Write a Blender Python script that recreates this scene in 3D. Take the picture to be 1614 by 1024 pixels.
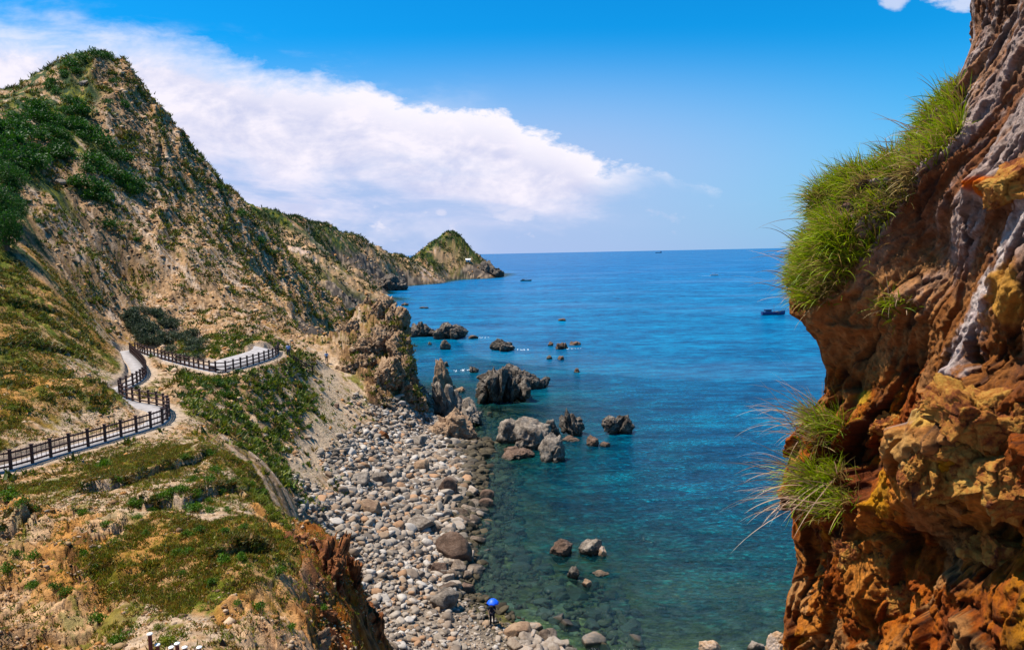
import bpy, bmesh, math, random
import numpy as np
from mathutils import Vector, Matrix
R = math.radians
random.seed(7)
rng = np.random.default_rng(7)
for o in list(bpy.data.objects): bpy.data.objects.remove(o)
scn = bpy.context.scene
COL = scn.collection

# ------------------------------------------------------------------ camera
H = 26.0; F = 1152.0; PITCH = R(5.59); ROLL = R(1.147)
cam_d = bpy.data.cameras.new("camera"); cam = bpy.data.objects.new("camera", cam_d); COL.objects.link(cam)
cam_d.sensor_width = 36; cam_d.lens = 36 * F / 1614.0; cam_d.clip_start = 0.1; cam_d.clip_end = 120000
fwd = Vector((0, math.cos(PITCH), -math.sin(PITCH))); up0 = Vector((0, math.sin(PITCH), math.cos(PITCH))); rt0 = Vector((1, 0, 0))
rt = rt0 * math.cos(ROLL) - up0 * math.sin(ROLL); up = rt0 * math.sin(ROLL) + up0 * math.cos(ROLL)
cam.matrix_world = Matrix(((rt.x, up.x, -fwd.x, 0), (rt.y, up.y, -fwd.y, 0), (rt.z, up.z, -fwd.z, H), (0, 0, 0, 1)))
scn.camera = cam

# ------------------------------------------------------------------ light
SUN_EL = R(66); SUN_AZ = R(-84)           # azimuth from +Y towards +X
sdir = Vector((math.sin(SUN_AZ) * math.cos(SUN_EL), math.cos(SUN_AZ) * math.cos(SUN_EL), math.sin(SUN_EL)))
sl = bpy.data.lights.new("sun", 'SUN'); sl.energy = 5.0; sl.angle = R(0.53); sl.color = (1, .94, .84)
so = bpy.data.objects.new("sun", sl); COL.objects.link(so); so.rotation_euler = sdir.to_track_quat('Z', 'Y').to_euler()
w = bpy.data.worlds.new("World"); scn.world = w; w.use_nodes = True
scn.view_settings.view_transform = 'Standard'; scn.view_settings.look = 'None'
scn.view_settings.exposure = 0.88; KA = .64; scn.view_settings.gamma = 1.0
scn.cycles.max_bounces = 6; scn.cycles.transparent_max_bounces = 12; scn.cycles.sample_clamp_indirect = 4


class NT:
    """small helper for node trees"""
    def __init__(s, nt): s.nt = nt; s.n = nt.nodes; s.l = nt.links
    def new(s, t, **k):
        n = s.n.new(t)
        for a, b in k.items():
            if a.startswith('i_'):
                key = a[2:]
                key = int(key) if key.isdigit() else key.replace('_', ' ')
                s.set(n.inputs[key], b)
            else: setattr(n, a, b)
        return n
    def set(s, inp, v):
        if isinstance(v, bpy.types.NodeSocket): s.l.new(v, inp)
        elif isinstance(v, bpy.types.Node): s.l.new(v.outputs[0], inp)
        else: inp.default_value = v
    def m(s, op, a, b=0.0, c=0.0, clamp=False):
        n = s.n.new('ShaderNodeMath'); n.operation = op; n.use_clamp = clamp
        s.set(n.inputs[0], a); s.set(n.inputs[1], b); s.set(n.inputs[2], c); return n.outputs[0]
    def mix(s, f, a, b, bt='MIX'):
        n = s.n.new('ShaderNodeMix'); n.data_type = 'RGBA'; n.blend_type = bt
        s.set(n.inputs[0], f); s.set(n.inputs[6], a); s.set(n.inputs[7], b); return n.outputs[2]
    def noise(s, vec, scale, detail=4, rough=.55, dist=0.0):
        n = s.n.new('ShaderNodeTexNoise'); s.set(n.inputs['Vector'], vec)
        n.inputs['Scale'].default_value = scale; n.inputs['Detail'].default_value = detail
        n.inputs['Roughness'].default_value = rough; n.inputs['Distortion'].default_value = dist; return n.outputs[0]
    def ramp(s, f, stops, interp='LINEAR'):
        n = s.n.new('ShaderNodeValToRGB'); s.set(n.inputs[0], f); cr = n.color_ramp; cr.interpolation = interp
        while len(cr.elements) < len(stops): cr.elements.new(.5)
        for e, (p, c) in zip(cr.elements, stops):
            e.position = p; e.color = (*c, 1) if len(c) == 3 else c
        return n.outputs[0]
    def sstep(s, x, a, b):
        n = s.n.new('ShaderNodeMapRange'); n.interpolation_type = 'SMOOTHSTEP'; s.set(n.inputs[0], x)
        s.set(n.inputs[1], a); s.set(n.inputs[2], b); n.inputs[3].default_value = 0; n.inputs[4].default_value = 1
        return n.outputs[0]


def g(r, gg, b): return (r, gg, b, 1)

# ---- sky: Nishita sky with a long cumulus bank over the headland
T = NT(w.node_tree); T.n.clear()
sky = T.new('ShaderNodeTexSky', sky_type='NISHITA', sun_disc=False, sun_elevation=SUN_EL, sun_rotation=SUN_AZ,
            altitude=0, air_density=1.0, dust_density=0.5, ozone_density=3.0)
tc = T.new('ShaderNodeTexCoord'); sx = T.new('ShaderNodeSeparateXYZ'); T.l.new(tc.outputs['Generated'], sx.inputs[0])
X, Yv, Z = sx.outputs
ys = T.m('MAXIMUM', T.m('ABSOLUTE', Yv), .02)
px = T.m('DIVIDE', X, ys); pz = T.m('DIVIDE', Z, ys)
front = T.m('GREATER_THAN', Yv, 0.02)
cv = T.new('ShaderNodeCombineXYZ', i_0=px, i_1=T.m('MULTIPLY', pz, 1.9), i_2=0.0)
cvs = T.new('ShaderNodeCombineXYZ', i_0=T.m('ADD', T.m('MULTIPLY', px, 1.0), T.m('MULTIPLY', pz, .8)), i_1=T.m('MULTIPLY', pz, 3.2), i_2=3.0)
def curve(x, pts):
    n = T.new('ShaderNodeFloatCurve'); c = n.mapping.curves[0]
    n.mapping.use_clip = False
    n.inputs[1].default_value = 0.0
    T.set(n.inputs['Value'], T.m('DIVIDE', T.m('ADD', x, 1.0), 2.0)); n.inputs['Factor'].default_value = 1
    pts = [((a + 1) / 2, b) for a, b in pts]
    c.points[0].location = pts[0]; c.points[1].location = pts[-1]
    for p in pts[1:-1]: c.points.new(*p)
    n.mapping.update(); return n.outputs[0]
def sp(u, v): return ((u - 807) / F, (399.2 - v - (u - 807) * .02) / F * 1.0)
top = [sp(-350, -60), sp(0, 48), sp(60, 62), sp(150, 66), sp(230, 70), sp(330, 88), sp(400, 112), sp(540, 138), sp(600, 154), sp(640, 168), sp(700, 176),
       sp(760, 178), sp(805, 188), sp(830, 208), sp(880, 222), sp(930, 245), sp(960, 262), sp(1000, 268), sp(1045, 278), sp(1075, 300), sp(1400, 330)]
bot = [sp(-350, 200), sp(150, 250), sp(300, 250), sp(420, 275), sp(520, 295), sp(620, 300), sp(700, 312), sp(790, 330), sp(860, 330), sp(930, 315), sp(1000, 292), sp(1050, 282), sp(1400, 270)]
n1 = T.noise(cv, 9, 8, .62, .3); n2 = T.noise(cvs, 4.5, 6, .6, .4); n3 = T.noise(cv, 34, 5, .6)
nn = T.m('ADD', T.m('MULTIPLY', T.m('SUBTRACT', n1, .5), .085), T.m('MULTIPLY', T.m('SUBTRACT', n3, .5), .034))
dtop = T.m('ADD', T.m('SUBTRACT', curve(px, top), pz), nn)
dbot = T.m('ADD', T.m('SUBTRACT', pz, curve(px, bot)), T.m('MULTIPLY', T.m('SUBTRACT', n2, .5), .16))
# soft on the left, crisp towards the right
soft = T.m('ADD', .012, T.m('MULTIPLY', T.sstep(px, -.05, -.55), .055))
a_top = T.m('DIVIDE', T.m('ADD', dtop, T.m('MULTIPLY', soft, .35)), soft, clamp=True)
a_bot = T.sstep(dbot, -.035, .045)
body = T.m('MULTIPLY', T.m('MULTIPLY', a_top, a_bot), front)
# veil streaks above/below the bank, small puffs near the horizon, wisps at top right
veil = T.m('MULTIPLY', T.m('MULTIPLY', T.sstep(n2, .42, .66), T.sstep(dtop, -.055, .02)), T.m('MULTIPLY', T.sstep(px, .05, -.3), .75))
low = T.m('MULTIPLY', T.sstep(pz, .135, .03), .0)
puffn = T.noise(T.new('ShaderNodeCombineXYZ', i_0=px, i_1=T.m('MULTIPLY', pz, 1.5), i_2=9.0), 21, 5, .55)
puff = T.m('MULTIPLY', T.m('MULTIPLY', T.sstep(puffn, .585, .70), T.m('MULTIPLY', T.sstep(pz, .012, .03), T.sstep(pz, .085, .055))), T.m('MULTIPLY', T.sstep(px, .35, .05), .6))
def blob(u, v, ru, rv, amt):
    a, b = sp(u, v)
    dx = T.m('DIVIDE', T.m('SUBTRACT', px, a), ru / F); dz = T.m('DIVIDE', T.m('SUBTRACT', pz, b), rv / F)
    d = T.m('ADD', T.m('MULTIPLY', dx, dx), T.m('MULTIPLY', dz, dz))
    d = T.m('ADD', d, T.m('MULTIPLY', T.m('SUBTRACT', n3, .5), 3.2))
    return T.m('MULTIPLY', T.sstep(d, 1.3, .1), amt)
fb = [blob(1398, 18, 22, 13, .55), blob(1492, 4, 52, 18, .75), blob(1510, 20, 48, 14, .6), blob(818, 338, 40, 14, .6), blob(790, 330, 26, 8, .5), blob(700, 336, 9, 6, .5)]
acc = T.m('MAXIMUM', body, veil); acc = T.m('MAXIMUM', acc, T.m('MULTIPLY', puff, front))
for b_ in fb: acc = T.m('MAXIMUM', acc, T.m('MULTIPLY', b_, front))
lil = T.m('MULTIPLY', T.m('MULTIPLY', T.sstep(pz, .30, .10), T.sstep(px, .75, -.05)), .88)    # milky lilac air under the bank
hs = T.new('ShaderNodeHueSaturation', i_Color=sky.outputs[0]); hs.inputs['Saturation'].default_value = 1.35; hs.inputs['Hue'].default_value = .492
skyc = T.mix(1.0, hs.outputs[0], g(.08, 1.16, 1.50), 'MULTIPLY')
skyc = T.mix(T.m('MULTIPLY', T.sstep(Z, .26, -.03), .85), skyc, g(2.0, 4.4, 7.3))
base = T.mix(lil, skyc, g(4.0, 4.9, 7.6))
cshade = T.ramp(T.m('ADD', T.m('MULTIPLY', n1, .80), T.m('MULTIPLY', n3, .20)), [(.36, (5.2, 5.5, 7.6)), (.48, (7.0, 6.9, 8.3)), (.58, (8.6, 8.1, 8.9))])
ctop = T.mix(T.sstep(dtop, .0, .05), g(8.9, 8.5, 9.1), cshade)
vl2 = T.m('MULTIPLY', T.m('MULTIPLY', T.m('MULTIPLY', T.sstep(n2, .36, .62), T.sstep(pz, .02, .08)), T.m('MULTIPLY', T.sstep(px, .42, -.05), T.sstep(dtop, .03, .12))), T.m('MULTIPLY', front, .75)); base = T.mix(vl2, base, g(6.6, 6.6, 8.5))
fin = T.mix(T.m('MULTIPLY', acc, .97), base, ctop)
bg = T.new('ShaderNodeBackground', i_Color=fin); bg.inputs[1].default_value = 0.062
T.l.new(bg.outputs[0], T.new('ShaderNodeOutputWorld').inputs[0])

# ------------------------------------------------------------------ helpers
def ray(u, v):
    u = np.asarray(u, float); v = np.asarray(v, float)
    a = (u - 807) / F; b = (512 - v) / F
    d = [fwd[i] + a * rt[i] + b * up[i] for i in range(3)]
    return d[0] / d[1], d[2] / d[1]                  # x and z per metre of depth
def P(u, v, Y):
    tx, tz = ray(u, v); return (float(tx * Y), float(Y), float(H + tz * Y))
def Pz(u, v, z):
    tx, tz = ray(u, v); Y = (z - H) / tz; return (float(tx * Y), float(Y), float(z))

_perm = np.random.default_rng(3).permutation(512); _perm = np.concatenate([_perm, _perm, _perm[:4]])
_ga = np.random.default_rng(4).random(512) * 2 * np.pi
_gc, _gs = np.cos(_ga), np.sin(_ga)
def noise2(x, y):
    xi = np.floor(x).astype(np.int64); yi = np.floor(y).astype(np.int64); fx = x - xi; fy = y - yi
    sx_ = fx * fx * (3 - 2 * fx); sy_ = fy * fy * (3 - 2 * fy)
    def gr(ix, iy, dx, dy):
        h = _perm[(_perm[ix & 511] + iy) & 511]; return _gc[h] * dx + _gs[h] * dy
    a = gr(xi, yi, fx, fy); b = gr(xi + 1, yi, fx - 1, fy); c = gr(xi, yi + 1, fx, fy - 1); d = gr(xi + 1, yi + 1, fx - 1, fy - 1)
    return ((a + (b - a) * sx_) * (1 - sy_) + (c + (d - c) * sx_) * sy_) * 1.5
def fbm2(x, y, o=4, gain=.5):
    s = 0; a = 1; t = 0
    for i in range(o):
        s = s + a * noise2(x * 2 ** i + 17.3 * i, y * 2 ** i + 9.1 * i); t += a; a *= gain
    return s / t
_g3 = np.random.default_rng(5).normal(size=(512, 3)); _g3 /= np.linalg.norm(_g3, axis=1)[:, None]
def noise3(p):
    i = np.floor(p).astype(np.int64); f = p - i; s = f * f * (3 - 2 * f); out = 0
    for dx in (0, 1):
        for dy in (0, 1):
            for dz in (0, 1):
                h = _perm[(_perm[(_perm[(i[:, 0] + dx) & 511] + i[:, 1] + dy) & 511] + i[:, 2] + dz) & 511]
                v = _g3[h]
                d = v[:, 0] * (f[:, 0] - dx) + v[:, 1] * (f[:, 1] - dy) + v[:, 2] * (f[:, 2] - dz)
                w_ = (s[:, 0] if dx else 1 - s[:, 0]) * (s[:, 1] if dy else 1 - s[:, 1]) * (s[:, 2] if dz else 1 - s[:, 2])
                out = out + d * w_
    return out * 1.6
def fbm3(p, o=4, gain=.5):
    s = 0; a = 1; t = 0
    for i in range(o): s = s + a * noise3(p * 2 ** i + 13.7 * i); t += a; a *= gain
    return s / t
_r4 = np.random.default_rng(6).random((512, 8))
def facet2(x, y):
    """tilted voronoi plates: returns height -1..1, edge distance and cell random"""
    xi = np.floor(x).astype(np.int64); yi = np.floor(y).astype(np.int64)
    best = np.full(x.shape, 9.); sec = np.full(x.shape, 9.); val = np.zeros(x.shape); rnd = np.zeros(x.shape)
    for dx in (-1, 0, 1):
        for dy in (-1, 0, 1):
            h = _perm[(_perm[(xi + dx) & 511] + yi + dy) & 511]; q = _r4[h]
            ax = x - (xi + dx + q[..., 0]); ay = y - (yi + dy + q[..., 1]); d = ax * ax + ay * ay
            m = d < best
            sec = np.where(m, best, np.minimum(sec, d))
            val = np.where(m, (q[..., 2] - .5) * 1.2 + ax * (q[..., 3] - .5) * 2.4 + ay * (q[..., 4] - .5) * 2.4, val)
            rnd = np.where(m, q[..., 5], rnd); best = np.where(m, d, best)
    return val, np.sqrt(sec) - np.sqrt(best), rnd
def facet3(p):
    i = np.floor(p).astype(np.int64); n = len(p)
    best = np.full(n, 9.); sec = np.full(n, 9.); val = np.zeros(n); rnd = np.zeros(n)
    for dx in (-1, 0, 1):
        for dy in (-1, 0, 1):
            for dz in (-1, 0, 1):
                h = _perm[(_perm[(_perm[(i[:, 0] + dx) & 511] + i[:, 1] + dy) & 511] + i[:, 2] + dz) & 511]; q = _r4[h]
                a = p[:, 0] - (i[:, 0] + dx + q[:, 0]); b = p[:, 1] - (i[:, 1] + dy + q[:, 1]); c = p[:, 2] - (i[:, 2] + dz + q[:, 2])
                d = a * a + b * b + c * c; m = d < best
                sec = np.where(m, best, np.minimum(sec, d))
                val = np.where(m, (q[:, 6] - .5) * 1.2 + a * (q[:, 3] - .5) * 2 + b * (q[:, 4] - .5) * 2 + c * (q[:, 5] - .5) * 2, val)
                rnd = np.where(m, q[:, 7], rnd); best = np.where(m, d, best)
    return val, np.sqrt(sec) - np.sqrt(best), rnd
def ss(x, a, b):
    t = np.clip((x - a) / (b - a), 0, 1); return t * t * (3 - 2 * t)

def mesh_np(name, verts, faces, mat=None, col=None, parent=None, smooth=False, attrs=None, facecol=False):
    """faces: (n,k) int array, k = 3 or 4"""
    me = bpy.data.meshes.new(name); verts = np.asarray(verts, np.float32); faces = np.asarray(faces, np.int32)
    me.vertices.add(len(verts)); me.vertices.foreach_set("co", verts.ravel())
    k = faces.shape[1]; me.loops.add(faces.size); me.loops.foreach_set("vertex_index", faces.ravel())
    me.polygons.add(len(faces)); me.polygons.foreach_set("loop_start", np.arange(len(faces), dtype=np.int32) * k)
    if smooth: me.polygons.foreach_set("use_smooth", np.ones(len(faces), bool))
    me.update(calc_edges=True)
    if col is not None:
        a = me.attributes.new("Col", 'FLOAT_COLOR', 'FACE' if facecol else 'POINT'); c4 = np.ones((len(col), 4), np.float32); c4[:, :3] = col
        a.data.foreach_set("color", c4.ravel())
    for n_, v_ in (attrs or {}).items():
        a = me.attributes.new(n_, 'FLOAT', 'POINT'); a.data.foreach_set("value", np.asarray(v_, np.float32))
    o = bpy.data.objects.new(name, me); COL.objects.link(o)
    if mat: me.materials.append(mat)
    if parent: o.parent = parent
    return o
def tag(o, label=None, cat=None, group=None, kind=None):
    if label: o['label'] = label
    if cat: o['category'] = cat
    if group: o['group'] = group
    if kind: o['kind'] = kind
    return o
def empty(name, loc, rz=0):
    o = bpy.data.objects.new(name, None); COL.objects.link(o); o.location = loc; o.rotation_euler = (0, 0, rz); o.empty_display_size = .1
    return o
def bm_obj(name, bm, mat, parent=None, smooth=False):
    me = bpy.data.meshes.new(name); bm.to_mesh(me); bm.free()
    if smooth:
        for p_ in me.polygons: p_.use_smooth = True
    o = bpy.data.objects.new(name, me); COL.objects.link(o); me.materials.append(mat)
    if parent: o.parent = parent
    return o

def mat_base(name):
    m = bpy.data.materials.new(name); m.use_nodes = True; t = NT(m.node_tree); t.n.clear()
    out = t.new('ShaderNodeOutputMaterial'); return m, t, out
def attr_mat(name, rough=.95, nsc=3.0, namt=.5, bump=.15, bsc=6.0, bdist=.1, spec=.15, transl=0.0):
    m, t, out = mat_base(name)
    a = t.new('ShaderNodeAttribute', attribute_name="Col"); geo = t.new('ShaderNodeNewGeometry')
    n_ = t.noise(geo.outputs['Position'], nsc, 6, .7)
    f = t.ramp(n_, [(.28, (1 - namt,) * 3), (.5, (1, 1, 1)), (.72, (1 + namt,) * 3)])
    c = t.mix(1.0, a.outputs['Color'], f, 'MULTIPLY'); hs_ = t.new('ShaderNodeHueSaturation', i_Color=c); hs_.inputs['Saturation'].default_value = 1.12; hs_.inputs['Value'].default_value = KA; c = hs_.outputs[0]
    b = t.new('ShaderNodeBsdfPrincipled', i_Base_Color=c, i_Roughness=rough); b.inputs['Specular IOR Level'].default_value = spec
    if bump:
        bn = t.new('ShaderNodeBump', i_Height=t.noise(geo.outputs['Position'], bsc, 8, .72)); bn.inputs['Strength'].default_value = bump; bn.inputs['Distance'].default_value = bdist
        t.l.new(bn.outputs[0], b.inputs['Normal'])
    if transl:
        tr = t.new('ShaderNodeBsdfTranslucent', i_Color=c); mx = t.new('ShaderNodeMixShader', i_0=transl)
        t.l.new(b.outputs[0], mx.inputs[1]); t.l.new(tr.outputs[0], mx.inputs[2]); t.l.new(mx.outputs[0], out.inputs[0])
    else: t.l.new(b.outputs[0], out.inputs[0])
    return m
def flat_mat(name, c, rough=.6, spec=.4, vary=.15, nsc=9.0):
    m, t, out = mat_base(name); tcn = t.new('ShaderNodeTexCoord')
    n_ = t.noise(tcn.outputs['Object'], nsc, 5, .65); c = tuple(x * (KA if max(c) < .7 else .8) for x in c)
    f = t.ramp(n_, [(.3, tuple(x * (1 - vary) for x in c)), (.7, tuple(min(1, x * (1 + vary)) for x in c))])
    b = t.new('ShaderNodeBsdfPrincipled', i_Base_Color=f, i_Roughness=rough); b.inputs['Specular IOR Level'].default_value = spec
    t.l.new(b.outputs[0], out.inputs[0]); return m

# ------------------------------------------------------------------ terrain control points
# zones: G grass terrace, T tufted rocky slope, S sandy soil, O orange rock, B cobble beach, D dark wet rock, V scrub, F far hillside, W seabed
C = []
def A(u, v, Y, zone): x, y, z = P(u, v, Y); C.append((x / y, math.log(y), z, zone))
def Az(u, v, z, zone): x, y, z = Pz(u, v, z); C.append((x / y, math.log(y), z, zone))
def Ah(u, Y, z, zone): C.append(((u - 807) / F, math.log(Y), z, zone))
RZ = 14.4
for u, v, Y, k in [(0, 1024, 23, 'O'), (-250, 1000, 24, 'O'), (120, 1000, 24, 'O'), (60, 900, 27, 'O'), (-150, 880, 28, 'O'), (220, 985, 23.5, 'S'), (300, 1010, 21.5, 'S'),
                   (300, 930, 25.5, 'G'), (200, 880, 28, 'G'), (400, 900, 26.5, 'G'), (450, 1000, 23.5, 'O'), (420, 960, 25, 'O'), (250, 830, 30, 'G'), (150, 840, 30, 'O'),
                   (330, 850, 29.5, 'G'), (430, 850, 30.5, 'G'), (20, 820, 31, 'O'), (130, 780, 34, 'S'), (280, 790, 33, 'S'), (330, 800, 33, 'S'), (380, 780, 38, 'S'), (60, 770, 36, 'G'), (-150, 800, 34, 'G'),
                   (200, 735, 40.5, 'G'), (270, 720, 43, 'G'), (330, 735, 41, 'S'), (340, 705, 46, 'S'), (400, 740, 43, 'G'), (440, 800, 36.5, 'G'), (470, 845, 33.5, 'O'),
                   (510, 900, 31, 'O'), (545, 960, 29.5, 'O'), (520, 1010, 27.5, 'O'), (560, 890, 34, 'O'), (585, 950, 35, 'O'), (590, 1010, 34, 'O'), (480, 950, 27, 'O'),
                   (262, 684, 50, 'S'), (330, 690, 50, 'S'), (380, 720, 51, 'T'), (420, 775, 44, 'G'), (330, 650, 60, 'T'), (280, 625, 61, 'T'),
                   (370, 680, 58, 'T'), (430, 740, 58, 'T'), (300, 605, 69, 'T'), (400, 605, 74, 'T'), (400, 650, 69, 'T'), (400, 700, 63, 'T'), (430, 600, 78, 'T'), (432, 655, 71.5, 'T'), (482, 640, 80, 'T'), (440, 700, 67, 'T'), (455, 620, 79, 'T'), (460, 670, 74, 'T'),
                   (150, 610, 53.5, 'G'), (182, 615, 54.3, 'G'), (202, 636, 54.6, 'S'), (216, 656, 54.6, 'S'), (175, 662, 51, 'S'), (130, 668, 49.5, 'S'), (100, 622, 51.5, 'G'), (60, 690, 45, 'S'), (-40, 705, 42, 'G'), (165, 570, 73, 'G'), (90, 590, 60, 'G'), (0, 640, 47, 'G'), (-200, 650, 43, 'G'),
                   (40, 540, 64, 'G'), (130, 520, 78, 'G'), (170, 500, 101, 'T'), (60, 470, 78, 'G'), (-200, 520, 58, 'G'), (0, 420, 82, 'G'), (90, 440, 92, 'G'), (-200, 380, 75, 'V'),
                   (100, 350, 115, 'T'), (20, 350, 100, 'V'), (60, 280, 122, 'V'), (-250, 240, 105, 'V'), (100, 280, 132, 'T'), (100, 200, 150, 'V'), (10, 210, 130, 'V'), (120, 130, 172, 'V'), (150, 74, 188, 'V'), (110, 90, 182, 'V'),
                   (195, 86, 192, 'T'), (0, 182, 145, 'V'), (40, 163, 156, 'V'), (64, 150, 165, 'V'), (82, 122, 174, 'V'), (-300, 130, 150, 'V'), (212, 104, 193, 'T'), (240, 146, 195, 'T'), (265, 186, 198, 'T'), (290, 222, 200, 'T'), (330, 280, 208, 'T'), (370, 315, 218, 'T'), (430, 378, 232, 'T'),
                   (480, 430, 245, 'T'), (520, 470, 255, 'T'), (545, 503, 262, 'D'),
                   (200, 200, 165, 'T'), (180, 130, 178, 'T'), (230, 250, 162, 'T'), (200, 350, 128, 'T'), (290, 330, 158, 'T'), (300, 400, 132, 'T'), (200, 450, 122, 'T'), (300, 480, 116, 'T'), (250, 520, 103, 'T'), (340, 545, 93, 'T'),
                   (400, 450, 140, 'T'), (400, 510, 108, 'T'), (420, 542, 93, 'T'), (450, 500, 125, 'T'), (470, 450, 185, 'T'), (480, 500, 145, 'T'), (505, 520, 140, 'D'), (490, 560, 103, 'T'), (512, 576, 106, 'S'),
                   (530, 505, 225, 'D'), (520, 490, 215, 'T'), (350, 350, 175, 'T'), (130, 400, 105, 'T'), (40, 400, 88, 'V'),
                   (600, 500, 117, 'K'), (575, 482, 119, 'K'), (600, 560, 110, 'K'), (566, 540, 112, 'K'), (640, 600, 107, 'K'), (622, 520, 116, 'K'), (540, 600, 100, 'S'), (550, 640, 92, 'S'), (605, 630, 101, 'K'), (640, 650, 100, 'B'), (530, 670, 82, 'S'), (555, 505, 117, 'T'),
                   # far ridge and headland
                   (400, 324, 450, 'V'), (440, 332, 480, 'V'), (480, 340, 520, 'V'), (520, 352, 560, 'V'), (560, 367, 600, 'F'), (600, 387, 650, 'F'), (630, 398, 700, 'F'), (665, 391, 780, 'V'), (690, 374, 820, 'V'), (702, 366, 835, 'V'), (713, 362, 850, 'V'), (726, 370, 862, 'V'),
                   (740, 388, 880, 'F'), (755, 409, 900, 'D'), (775, 424, 915, 'D'), (440, 370, 450, 'F'), (480, 400, 420, 'F'), (520, 400, 480, 'F'), (560, 420, 500, 'F'), (620, 425, 620, 'F'), (700, 400, 830, 'F'), (700, 422, 790, 'F'), (660, 420, 720, 'F'), (735, 412, 870, 'F'),
                   (510, 440, 390, 'F'), (530, 450, 385, 'D'), (580, 445, 450, 'F')]:
    A(u, v, Y, k)
for u, v, z, k in [(500, 700, 6.6, 'B'), (480, 745, 6.7, 'S'), (500, 780, 5.4, 'B'), (550, 850, 4.1, 'B'), (600, 900, 3, 'B'), (560, 760, 4, 'B'), (560, 700, 5, 'B'), (620, 700, 2.9, 'B'), (650, 760, 2, 'B'), (700, 720, 1, 'B'), (700, 800, .8, 'B'),
                   (690, 880, 1, 'B'), (690, 940, 1.2, 'B'), (640, 1000, 2.4, 'B'), (600, 1060, 3, 'B'), (700, 1200, 3.2, 'B'), (755, 985, .9, 'B'), (815, 1020, .7, 'B'), (895, 1030, .05, 'W'), (860, 1060, .9, 'B'), (960, 1075, .15, 'B'), (1200, 1090, .8, 'B'), (1350, 1150, 2, 'B'),
                   (530, 640, 7.4, 'S'), (500, 660, 8.7, 'S'), (460, 720, 8.0, 'T'), (640, 680, 2.6, 'B'), (700, 670, 1.2, 'B'), (690, 640, 1, 'B'),
                   (768, 700, 0, 'B'), (760, 760, 0, 'B'), (738, 830, 0, 'B'), (735, 900, 0, 'B'), (722, 925, .1, 'B'), (800, 965, -.1, 'W'), (900, 1024, 0, 'W'), (1050, 1040, -.1, 'W'), (1200, 1040, -.1, 'W'), (1350, 1060, .1, 'B'), (803, 430, -4, 'W'), (830, 428, -8, 'W'),
                   (760, 655, -.2, 'W'), (820, 660, -1.5, 'W'), (850, 800, -2.6, 'W'), (850, 900, -1.5, 'W'), (790, 850, -1.0, 'W'), (900, 940, -1.0, 'W'), (1000, 1000, -1.0, 'W'), (1000, 900, -2.2, 'W'), (1100, 1000, -1.8, 'W'), (1150, 880, -4, 'W'), (1000, 780, -4.6, 'W'),
                   (850, 725, -2.5, 'W'), (900, 700, -3.5, 'W'), (1200, 960, -2.2, 'W'), (1400, 850, -5, 'W'), (1200, 700, -9, 'W'), (900, 600, -10, 'W'), (760, 600, -4, 'W'), (700, 560, -5, 'W'), (900, 500, -14, 'W'), (1200, 450, -20, 'W'), (1500, 600, -12, 'W'),
                   (690, 620, -1, 'W'), (660, 560, -5, 'W'), (620, 500, -7, 'W'), (552, 515, -.3, 'D'), (590, 478, -5, 'W'), (545, 464, .2, 'D'), (565, 465, 0, 'D'), (602, 458, .1, 'D'), (641, 449.5, .2, 'D'), (702, 443, .2, 'D'), (760, 438.5, .1, 'D'), (792, 431, -.2, 'D'),
                   (640, 465, -7, 'W'), (720, 455, -10, 'W'), (820, 425, -12, 'W'), (1000, 420, -22, 'W')]:
    Az(u, v, z, k)
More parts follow.
